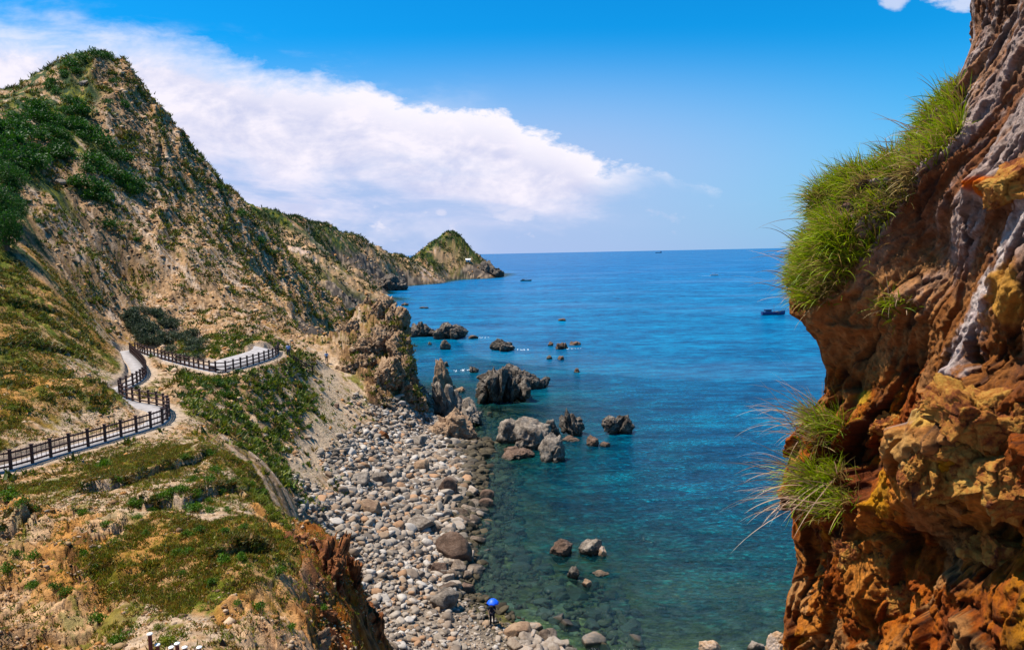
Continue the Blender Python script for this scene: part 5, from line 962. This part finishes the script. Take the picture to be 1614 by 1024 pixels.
jj = rng.uniform(.6, 1.15, (n, len(d1), 1)); V = d1[None] * jj * rs * np.array([1.0, .9, .7]) + rp[:, None] ; Fc = (f1_[None] + (np.arange(n) * len(d1))[:, None, None]).reshape(-1, 3)
pal2 = np.array([(.56, .36, .20), (.66, .48, .33), (.40, .23, .12), (.22, .13, .075), (.52, .26, .11)]); c_ = np.repeat(pal2[rng.integers(5, size=n)] * rng.uniform(.75, 1.1, (n, 1)), len(d1), 0)
fr_p = scatter(9000, 380, 930, -.34, -.015, lambda x, y, z: slp(x, y) * (wzone('F', x, y) + wzone('D', x, y) * 1.3 + wzone('V', x, y) * .3) * (z > .5) * (z < 45))[:3200]
nr_p = scatter(60000, 21, 56, -.80, -.20, lambda x, y, z: (wzone('O', x, y) + wzone('S', x, y) * .5 + wzone('G', x, y) * .25) * clump_mask(x, y, 2.0, -.1, .3) * (z > 3) * road_free(x, y))[:9000]
for p_, lo_s, sg in ((fr_p, -.25, .40), (nr_p, -3.2, .55)):
    n = len(p_); rs = np.exp(rng.normal(lo_s, sg, n))[:, None, None]; V2 = d1[None] * rng.uniform(.55, 1.2, (n, len(d1), 1)) * rs * np.array([1.1, .9, .8 if lo_s < 0 else 1.2]) + p_[:, None]
    F2 = (f1_[None] + (np.arange(n) * len(d1))[:, None, None]).reshape(-1, 3) + V.reshape(-1, 3).shape[0]; pl3 = pal2 if lo_s < 0 else pal2 * np.array([.75, .75, .8]); c2 = np.repeat(pl3[rng.integers(5, size=n)] * rng.uniform(.6, 1.1, (n, 1)), len(d1), 0)
    V = np.concatenate([V.reshape(-1, 3), V2.reshape(-1, 3)]); Fc = np.concatenate([Fc, F2]); c_ = np.concatenate([c_, c2])
o = mesh_np("rubble", V.reshape(-1, 3), Fc, mstone, c_); tag(o, "loose tan stones strewn over the rocky hillside", "stones", kind="stuff")

# ------------------------------------------------------------------ fences
mfence = flat_mat("dark_red_brown_wood", (.080, .038, .030), .7, .3, .4, 4)
def post_mesh(wd=.15, h=1.12):
    bm = bmesh.new(); bmesh.ops.create_cube(bm, size=1); bmesh.ops.scale(bm, vec=(wd, wd, h + .5), verts=bm.verts); bmesh.ops.translate(bm, vec=(0, 0, h / 2 - .25), verts=bm.verts)
    bmesh.ops.bevel(bm, geom=[e for e in bm.edges], offset=.018, segments=1, affect='EDGES')
    r_ = bmesh.ops.create_cube(bm, size=1); bmesh.ops.scale(bm, vec=(wd + .05, wd + .05, .05), verts=r_['verts']); bmesh.ops.translate(bm, vec=(0, 0, h + .024), verts=r_['verts'])
    return bm
def resample(line, step):
    d = np.r_[0, np.cumsum(np.linalg.norm(np.diff(line, axis=0), axis=1))]; k = max(2, int(round(d[-1] / step)) + 1); s_ = np.linspace(0, d[-1], k); return np.stack([np.interp(s_, d, line[:, i]) for i in range(line.shape[1])], 1)
def rail_mesh(pts3, w_, h_):
    V, Fc = [], []; pts3 = np.array(pts3); t_ = np.gradient(pts3, axis=0); t_[:, 2] = 0; t_ /= np.linalg.norm(t_, axis=1)[:, None] + 1e-9; n_2 = np.stack([-t_[:, 1], t_[:, 0], t_[:, 2] * 0], 1)
    for p, nn_ in zip(pts3, n_2):
        for a, b in ((-1, -1), (1, -1), (1, 1), (-1, 1)): V.append(p + nn_ * a * w_ / 2 + np.array([0, 0, b * h_ / 2]))
    for i in range(len(pts3) - 1):
        for k in range(4): Fc.append((i * 4 + k, i * 4 + (k + 1) % 4, (i + 1) * 4 + (k + 1) % 4, (i + 1) * 4 + k))
    Fc.append((0, 3, 2, 1)); m_ = (len(pts3) - 1) * 4; Fc.append((m_, m_ + 1, m_ + 2, m_ + 3)); return np.array(V), np.array(Fc)
def fence(line3, label, step=1.27, h=1.12, name="railing_fence", thin=False):
    ps = resample(line3, step); e = empty(name, tuple(ps[0])); tag(e, label, "fence", "fences along the hillside road"); o0 = np.array(ps[0]); pm = None
    for p in ps:
        if pm is None: ob = bm_obj("post", post_mesh(.15, h), mfence, e); pm = ob.data
        else: ob = bpy.data.objects.new("post", pm); COL.objects.link(ob); ob.parent = e
        ob.location = tuple(p - o0)
    for hh in (.18, .52, .86):
        V, Fc = rail_mesh(ps - o0 + np.array([0, 0, hh * h]), .09, .10); mesh_np("rail", V, Fc, mfence, parent=e)
    if thin:                                     # slim bars between the near posts
        bars = []; pp = resample(line3[:thin], .32); Vb, Fb, of = [], [], 0
        for p in pp:
            for a, b, c in ((-1, -1, 0), (1, -1, 0), (1, 1, 0), (-1, 1, 0), (-1, -1, 1), (1, -1, 1), (1, 1, 1), (-1, 1, 1)): Vb.append(p - o0 + np.array([a * .012, b * .012, .12 + c * .86 * h]))
            for q_ in ((0, 1, 5, 4), (1, 2, 6, 5), (2, 3, 7, 6), (3, 0, 4, 7)): Fb.append([of + k for k in q_])
            of += 8
        mesh_np("bars", np.array(Vb), np.array(Fb), mfence, parent=e)
    return e
L3 = np.column_stack([offset(FC, .22), np.full(len(FC), RZ)])
fence(L3, "long dark brown post and rail fence winding along the road edge", thin=50)
sl3 = np.array([hit(u, v)[0] for u, v in ((464, 574), (472, 579), (482, 584), (493, 589))]); fence(sl3, "short dark fence on the footpath steps near the saddle", 1.1, 1.05)

# capped posts at the bottom edge
mred = flat_mat("maroon_painted_post", (.13, .022, .025), .55, .4, .2); mwhite = flat_mat("white_paint", (.80, .80, .78), .5, .4, .05)
caps = [(236, 999, "white capped maroon post standing highest and leftmost in front"), (248, 1016, "white capped maroon post second from the left in front"), (270, 1020, "white capped maroon post with a wide tilted cap, third from left"), (279, 1014, "white capped maroon post behind the tilted cap one"), (291, 1020, "low white capped maroon post, second from the right"), (314, 1020, "white capped maroon post standing rightmost in front")]
for u, v, lb in caps:
    Y = 20.6; x, y, z = P(u, v, Y); zg = float(hgt(x, y)); hpost = max(.5, z - zg); e = empty("capped_post", (x, y, z - hpost)); tag(e, lb, "post", "capped posts at the bottom edge")
    bm = bmesh.new(); bmesh.ops.create_cone(bm, cap_ends=True, segments=14, radius1=.062, radius2=.058, depth=hpost + .3, matrix=Matrix.Translation((0, 0, hpost / 2 - .15))); bm_obj("shaft", bm, mred, e)
    bm = bmesh.new(); bmesh.ops.create_uvsphere(bm, u_segments=16, v_segments=8, radius=.085); bmesh.ops.scale(bm, vec=(1, 1, .42), verts=bm.verts); bmesh.ops.translate(bm, vec=(0, 0, hpost + .01), verts=bm.verts); bm_obj("cap", bm, mwhite, e, True)
x, y, z = P(351, 1026, 21.5); e = empty("warning_panel", (x, y, z)); tag(e, "dark triangular panel with a white bar standing at the bottom edge", "sign")
mblk = flat_mat("black_panel", (.02, .02, .022), .5, .4)
bm = bmesh.new(); vs = [bm.verts.new(p) for p in ((-.24, 0, -.1), (.26, 0, -.1), (0, 0, .42), (-.24, .04, -.1), (.26, .04, -.1), (0, .04, .42))]
for f in ((0, 1, 2), (5, 4, 3), (0, 3, 4, 1), (1, 4, 5, 2), (2, 5, 3, 0)): bm.faces.new([vs[i] for i in f])
o = bm_obj("panel", bm, mblk, e); o.rotation_euler = (0, 0, .2)
bm = bmesh.new(); bmesh.ops.create_cube(bm, size=1); bmesh.ops.scale(bm, vec=(.20, .012, .03), verts=bm.verts); o = bm_obj("bar", bm, mwhite, e); o.location = (.03, -.012, .12); o.rotation_euler = (0, .45, .2)
bm = bmesh.new(); bmesh.ops.create_cube(bm, size=1); bmesh.ops.scale(bm, vec=(.05, .04, 1.0), verts=bm.verts); o = bm_obj("support", bm, mblk, e); o.location = (0, .05, -.45)

# ------------------------------------------------------------------ boats
def hull_bm(L, W, Hh, sheer=.25, stern=.75):
    bm = bmesh.new(); n = 13; rings = []
    for i in range(n):
        f = i / (n - 1); hw = W / 2 * (stern + (1 - stern) * math.sin(min(1, f / .4) * math.pi / 2)) * (1 - max(0, (f - .45) / .55) ** 2.2) + .02; top_ = Hh * (1 + sheer * (abs(f - .42) / .58) ** 2 * (1.6 if f > .42 else .6)); keel = -.25 * Hh + max(0, f - .85) * 3 * Hh
        x = (f - .5) * L; rings.append([bm.verts.new(p) for p in ((x, -hw, top_), (x, -hw * .86, top_ * .35), (x, -hw * .4, keel * .9), (x, 0, keel), (x, hw * .4, keel * .9), (x, hw * .86, top_ * .35), (x, hw, top_))])
    for a, b in zip(rings, rings[1:]):
        for k in range(6): bm.faces.new((a[k], b[k], b[k + 1], a[k + 1]))
    bm.faces.new(rings[0]); bm.faces.new(rings[-1][::-1]); return bm, rings
def box_bm(sx_, sy_, sz_, loc, bev=.04, bm=None):
    bm = bm or bmesh.new(); r_ = bmesh.ops.create_cube(bm, size=1); bmesh.ops.scale(bm, vec=(sx_, sy_, sz_), verts=r_['verts']); bmesh.ops.translate(bm, vec=loc, verts=r_['verts']); return bm
def boat(u, v, L, W, Hh, hullc, cabc, rz, label, name="fishing_boat", kind='fish'):
    x, y, z = Pz(u, v, 0); e = empty(name, (x, y, 0), rz); tag(e, label, "boat")
    mh = flat_mat("hull_paint", hullc, .45, .5, .1); mc = flat_mat("cabin_paint", cabc, .45, .5, .1); mw_ = flat_mat("deck_wood", (.30, .22, .15), .8, .2); mg_ = flat_mat("window_glass", (.02, .025, .03), .1, .8, 0)
    bm, rings = hull_bm(L, W, Hh); bm_obj("hull", bm, mh, e)
    bm = bmesh.new(); V_ = [[bm.verts.new((r[k].co if False else (0, 0, 0))) for k in ()] for r in ()]
    bm2, rr = hull_bm(L * .985, W * .96, Hh); ds = [(r[0].co.copy(), r[6].co.copy()) for r in rr]; bm2.free()
    vs = [(bm.verts.new((a.x, a.y, a.z * .80)), bm.verts.new((b.x, b.y, b.z * .80))) for a, b in ds]
    for a, b in zip(vs, vs[1:]): bm.faces.new((a[0], b[0], b[1], a[1]))
    bm_obj("deck", bm, mw_, e)
    if kind == 'fish':
        c = bm_obj("cabin", box_bm(L * .26, W * .62, Hh * 1.15, (-L * .24, 0, Hh * 1.3)), mc, e)
        bm_obj("roof", box_bm(L * .34, W * .78, Hh * .10, (-L * .23, 0, Hh * 1.94)), mc, e)
        bm = box_bm(L * .012, W * .44, Hh * .36, (-L * .24 + L * .133, 0, Hh * 1.5)); box_bm(L * .18, W * .64, Hh * .3, (-L * .24, 0, Hh * 1.5), bm=bm); bm_obj("window", bm, mg_, c)
        bm = bmesh.new(); bmesh.ops.create_cone(bm, cap_ends=True, segments=8, radius1=L * .008, radius2=L * .005, depth=Hh * 3, matrix=Matrix.Translation((L * .02, 0, Hh * 2.2))); bm_obj("mast", bm, mw_, e)
        bm_obj("crate", box_bm(L * .10, W * .3, Hh * .35, (L * .16, 0, Hh * .98)), mw_, e)
    elif kind == 'speed':
        bm_obj("windscreen", box_bm(L * .05, W * .6, Hh * .5, (L * .08, 0, Hh * 1.15)), mg_, e); bm_obj("canopy", box_bm(L * .34, W * .8, Hh * .12, (-L * .08, 0, Hh * 2.2)), mc, e)
        bm = bmesh.new()
        for a in (-1, 1):
            for b in (-.22, .06): bmesh.ops.create_cone(bm, cap_ends=True, segments=6, radius1=.05, radius2=.05, depth=Hh * 1.4, matrix=Matrix.Translation((b * L, a * W * .35, Hh * 1.5)))
        bm_obj("canopy_frame", bm, mc, e); bm_obj("engine", box_bm(L * .07, W * .25, Hh * .7, (-L * .52, 0, Hh * .8)), mg_, e)
    else:
        bm_obj("bridge", box_bm(L * .12, W * .8, Hh * 2.2, (L * .36, 0, Hh * 1.9)), mc, e); bm_obj("hatch_covers", box_bm(L * .6, W * .6, Hh * .25, (-L * .08, 0, Hh * 1.0)), mh, e)
    return e
boat(1219, 496, 9.4, 2.6, 1.15, (.015, .05, .22), (.04, .16, .38), .05, "blue wooden fishing boat with a cabin, close to the grassy cliff")
boat(1126, 434, 8.0, 2.6, .9, (.75, .74, .72), (.55, .45, .50), .0, "white motor boat speeding and trailing a foam wake", "motor_boat", 'speed')
boat(829, 443, 10.5, 2.8, 1.0, (.10, .10, .11), (.35, .36, .36), .0, "small grey fishing boat off the headland tip")
boat(1038, 398.6, 66, 14, 6, (.02, .05, .14), (.06, .12, .25), .0, "distant cargo ship just below the horizon", "cargo_ship", 'ship')
mfoam = flat_mat("foam", (.82, .85, .88), .8, .2, .1, 2)
def foam(u, v, w_m, l_m, label, seed, rz=0.0, z=.06):
    x, y, _ = Pz(u, v, 0); rg = np.random.default_rng(seed); V, Fc = [], []; n = 22
    for i in range(n):
        cx_ = (rg.random() - .5) * l_m; cy_ = rg.normal() * w_m * .55; r_ = rg.uniform(.03, .10) * w_m ** .7; k = 7; b = len(V); V.append((cx_, cy_, z + .03))
        for j in range(k): a = j / k * 6.283; q_ = r_ * rg.uniform(.6, 1.3); V.append((cx_ + math.cos(a) * q_ * 2.2, cy_ + math.sin(a) * q_, z - .12))
        for j in range(k): Fc.append((b, b + 1 + j, b + 1 + (j + 1) % k))
    o = mesh_np("foam", np.array(V), np.array(Fc), mfoam); o.location = (x, y, 0); o.rotation_euler = (0, 0, rz); tag(o, label, "foam", kind="stuff")
foam(1112, 434.6, 2.4, 15, "white wake trailing behind the motor boat", 1)
foam(758, 532, 1.2, 5, "white foam right of the small rock beyond the crag", 2, .35); pass
foam(815, 551, 1.3, 7, "white foam right of the lone humped rock", 4, -.2); foam(905, 549, .7, 4, "thin foam beside the flat pale rock", 6)
foam(726, 583, 1.6, 5, "churned foam between the stack and the jagged ridge", 7)

# ------------------------------------------------------------------ shelter on the headland
x, y, z = hit(738, 411)[0]; e = empty("beacon_hut", (x, y - 1, z - 1.0)); tag(e, "tiny white hut on the rocks near the headland tip", "hut")
bm_obj("walls", box_bm(4.6, 3.6, 2.4, (0, 0, 1.0)), mwhite, e)
bm = bmesh.new(); vs = [bm.verts.new(p) for p in ((-2.9, -2.3, 2.2), (2.9, -2.3, 2.2), (2.9, 2.3, 2.2), (-2.9, 2.3, 2.2), (-2.9, 0, 3.5), (2.9, 0, 3.5))]
for f in ((0, 1, 5, 4), (2, 3, 4, 5), (0, 4, 3), (1, 2, 5), (3, 2, 1, 0)): bm.faces.new([vs[i] for i in f])
bm_obj("roof", bm, mwhite, e); bm_obj("door", box_bm(.9, .06, 1.9, (.3, -1.82, .9)), mblk, e)

# ------------------------------------------------------------------ people
mskin = flat_mat("skin", (.42, .26, .18), .6, .3, .05); mhair = flat_mat("black_hair", (.015, .012, .01), .6, .3, .1)
def person(loc, rz, label, shirt, trousers, pose='walk', hat=None):
    e = empty("person", loc, rz); tag(e, label, "person")
    J = {'pel': (0, 0, .94), 'ch': (0, .02, 1.25), 'nk': (0, .03, 1.47), 'hd': (0, .01, 1.56), 'top': (0, 0, 1.74),
         'lh': (-.10, 0, .90), 'lk': (-.11, -.10, .50), 'la': (-.11, .05, .08), 'lt': (-.12, -.12, .03), 'rh': (.10, 0, .90), 'rk': (.11, -.02, .48), 'ra': (.11, .16, .09), 'rtt': (.12, 0, .03),
         'ls': (-.19, .02, 1.42), 'le': (-.25, .06, 1.13), 'lw': (-.24, -.06, .88), 'rs': (.19, .02, 1.42), 're': (.26, .02, 1.14), 'rw': (.24, -.12, .92)}
    if pose == 'umbrella': J.update({'re': (.24, -.16, 1.18), 'rw': (.10, -.30, 1.34), 'lk': (-.11, -.02, .48), 'la': (-.11, .02, .08), 'ra': (.12, .04, .08), 'rk': (.11, 0, .48)})
    rad = {'pel': .15, 'ch': .15, 'nk': .055, 'hd': .085, 'top': .07, 'lh': .09, 'lk': .06, 'la': .04, 'lt': .035, 'rh': .09, 'rk': .06, 'ra': .04, 'rtt': .035, 'ls': .062, 'le': .043, 'lw': .028, 'rs': .062, 're': .043, 'rw': .028}
    ed = [('pel', 'ch'), ('ch', 'nk'), ('nk', 'hd'), ('hd', 'top'), ('pel', 'lh'), ('lh', 'lk'), ('lk', 'la'), ('la', 'lt'), ('pel', 'rh'), ('rh', 'rk'), ('rk', 'ra'), ('ra', 'rtt'), ('ch', 'ls'), ('ls', 'le'), ('le', 'lw'), ('ch', 'rs'), ('rs', 're'), ('re', 'rw')]
    for side in ('l', 'r'):                      # palm, four fingers and thumb
        wv_ = Vector(J[side + 'w']); dv = (wv_ - Vector(J[side + 'e'])).normalized(); sv_ = dv.cross(Vector((1, 0, 0))).normalized(); pk = side + 'p'; J[pk] = tuple(wv_ + dv * .06); rad[pk] = .03; ed.append((side + 'w', pk))
        for f in range(4):
            a_, b_ = side + 'f%d' % f, side + 'g%d' % f; J[a_] = tuple(wv_ + dv * .09 + sv_ * (f - 1.5) * .021); J[b_] = tuple(wv_ + dv * (.145 + (.012 if f in (1, 2) else 0)) + sv_ * (f - 1.5) * .023 + Vector((0, -.02, 0))); rad[a_] = .010; rad[b_] = .008; ed += [(pk, a_), (a_, b_)]
        J[side + 'th'] = tuple(wv_ + dv * .07 - sv_ * .06); rad[side + 'th'] = .009; ed.append((pk, side + 'th'))
    def skin(name, keys, mat, k=1.0):
        ks = [q_ for q_ in J if q_ in keys]; me = bpy.data.meshes.new(name); me.from_pydata([J[q_] for q_ in ks], [(ks.index(a), ks.index(b)) for a, b in ed if a in ks and b in ks], [])
        o = bpy.data.objects.new(name, me); COL.objects.link(o); o.parent = e; md = o.modifiers.new("skin", 'SKIN')
        for i, q_ in enumerate(ks): me.skin_vertices[0].data[i].radius = (rad[q_] * k, rad[q_] * k * (.75 if q_ in ('pel', 'ch') else 1)); me.skin_vertices[0].data[i].use_root = (i == 0)
        o.modifiers.new("sub", 'SUBSURF').levels = 1; o.modifiers["sub"].render_levels = 2; me.materials.append(mat); return o
    body = skin("body", set(J), mskin)
    skin("shirt", {'pel', 'ch', 'ls', 'le', 'rs', 're'}, flat_mat("shirt_cloth", shirt, .8, .2), 1.14); skin("trousers", {'pel', 'lh', 'lk', 'la', 'rh', 'rk', 'ra'}, flat_mat("trouser_cloth", trousers, .85, .2), 1.2)
    bm = bmesh.new(); bmesh.ops.create_uvsphere(bm, u_segments=14, v_segments=10, radius=.108); bmesh.ops.translate(bm, vec=(0, .025, 1.655), verts=bm.verts); bm_obj("hair", bm, mhair, e, True)
    bm = bmesh.new(); bmesh.ops.create_uvsphere(bm, u_segments=10, v_segments=8, radius=.018); bmesh.ops.translate(bm, vec=(0, -.105, 1.60), verts=bm.verts); bm_obj("nose", bm, mskin, e, True)
    if hat: bm = bmesh.new(); bmesh.ops.create_cone(bm, cap_ends=True, segments=20, radius1=.22, radius2=.03, depth=.14, matrix=Matrix.Translation((0, 0, 1.80))); bm_obj("hat", bm, flat_mat("hat_cloth", hat, .8, .2), e)
    return e
def gp_(u, v): x, y, z = hit(u, v)[0]; return (float(x), float(y), float(z))
person(gp_(455, 563), R(25), "person in a white and blue shirt standing at the far end of the road", (.42, .50, .74), (.05, .05, .09))
person(gp_(515, 572), R(200), "person in a light blue shirt walking up the footpath at the saddle", (.22, .42, .70), (.04, .05, .07))
pl_ = gp_(776, 986); pz_ = max(pl_[2], .2); person((pl_[0], pl_[1], pz_), R(10), "person in dark clothes standing on the stones under a blue umbrella", (.015, .02, .05), (.012, .014, .03), 'umbrella')
e = empty("umbrella", (pl_[0] + .08, pl_[1] - .28, pz_ + 1.22), R(10)); tag(e, "bright blue open umbrella held over a person at the water's edge", "umbrella")
V, Fc = [], []; nr_u, ns = 8, 6; ub = flat_mat("blue_umbrella_cloth", (.005, .10, .80), .5, .4, .12, 3); Ru = .44
for i in range(ns + 1):
    f = i / ns
    for j in range(nr_u * 4):
        a = j / (nr_u * 4) * 6.2832; sc = 1 - .10 * f * abs(math.sin(a * nr_u / 2)) ** 1; V.append((math.cos(a) * Ru * f * sc, math.sin(a) * Ru * f * sc, .86 - .30 * f * f - .03 * abs(math.sin(a * nr_u / 2)) * f * -1))
m4 = nr_u * 4
for i in range(ns):
    for j in range(m4): Fc.append((i * m4 + j, i * m4 + (j + 1) % m4, (i + 1) * m4 + (j + 1) % m4, (i + 1) * m4 + j))
canopy = mesh_np("canopy", np.array(V), np.array(Fc), ub, parent=e, smooth=True); sm_ = canopy.modifiers.new("solid", 'SOLIDIFY'); sm_.thickness = .006
bm = bmesh.new(); bmesh.ops.create_cone(bm, cap_ends=True, segments=8, radius1=.009, radius2=.009, depth=.98, matrix=Matrix.Translation((0, 0, .43))); bm_obj("shaft", bm, mblk, e)
bm = bmesh.new()
for j in range(8):
    a = j / 8 * 6.2832; p0 = Vector((0, 0, .855)); p1 = Vector((math.cos(a) * Ru, math.sin(a) * Ru, .55)); d_ = p1 - p0; bmesh.ops.create_cone(bm, cap_ends=True, segments=5, radius1=.005, radius2=.004, depth=d_.length, matrix=Matrix.Translation((p0 + p1) / 2 - Vector((0, 0, .02))) @ d_.to_track_quat('Z', 'Y').to_matrix().to_4x4())
bm_obj("ribs", bm, mblk, e)
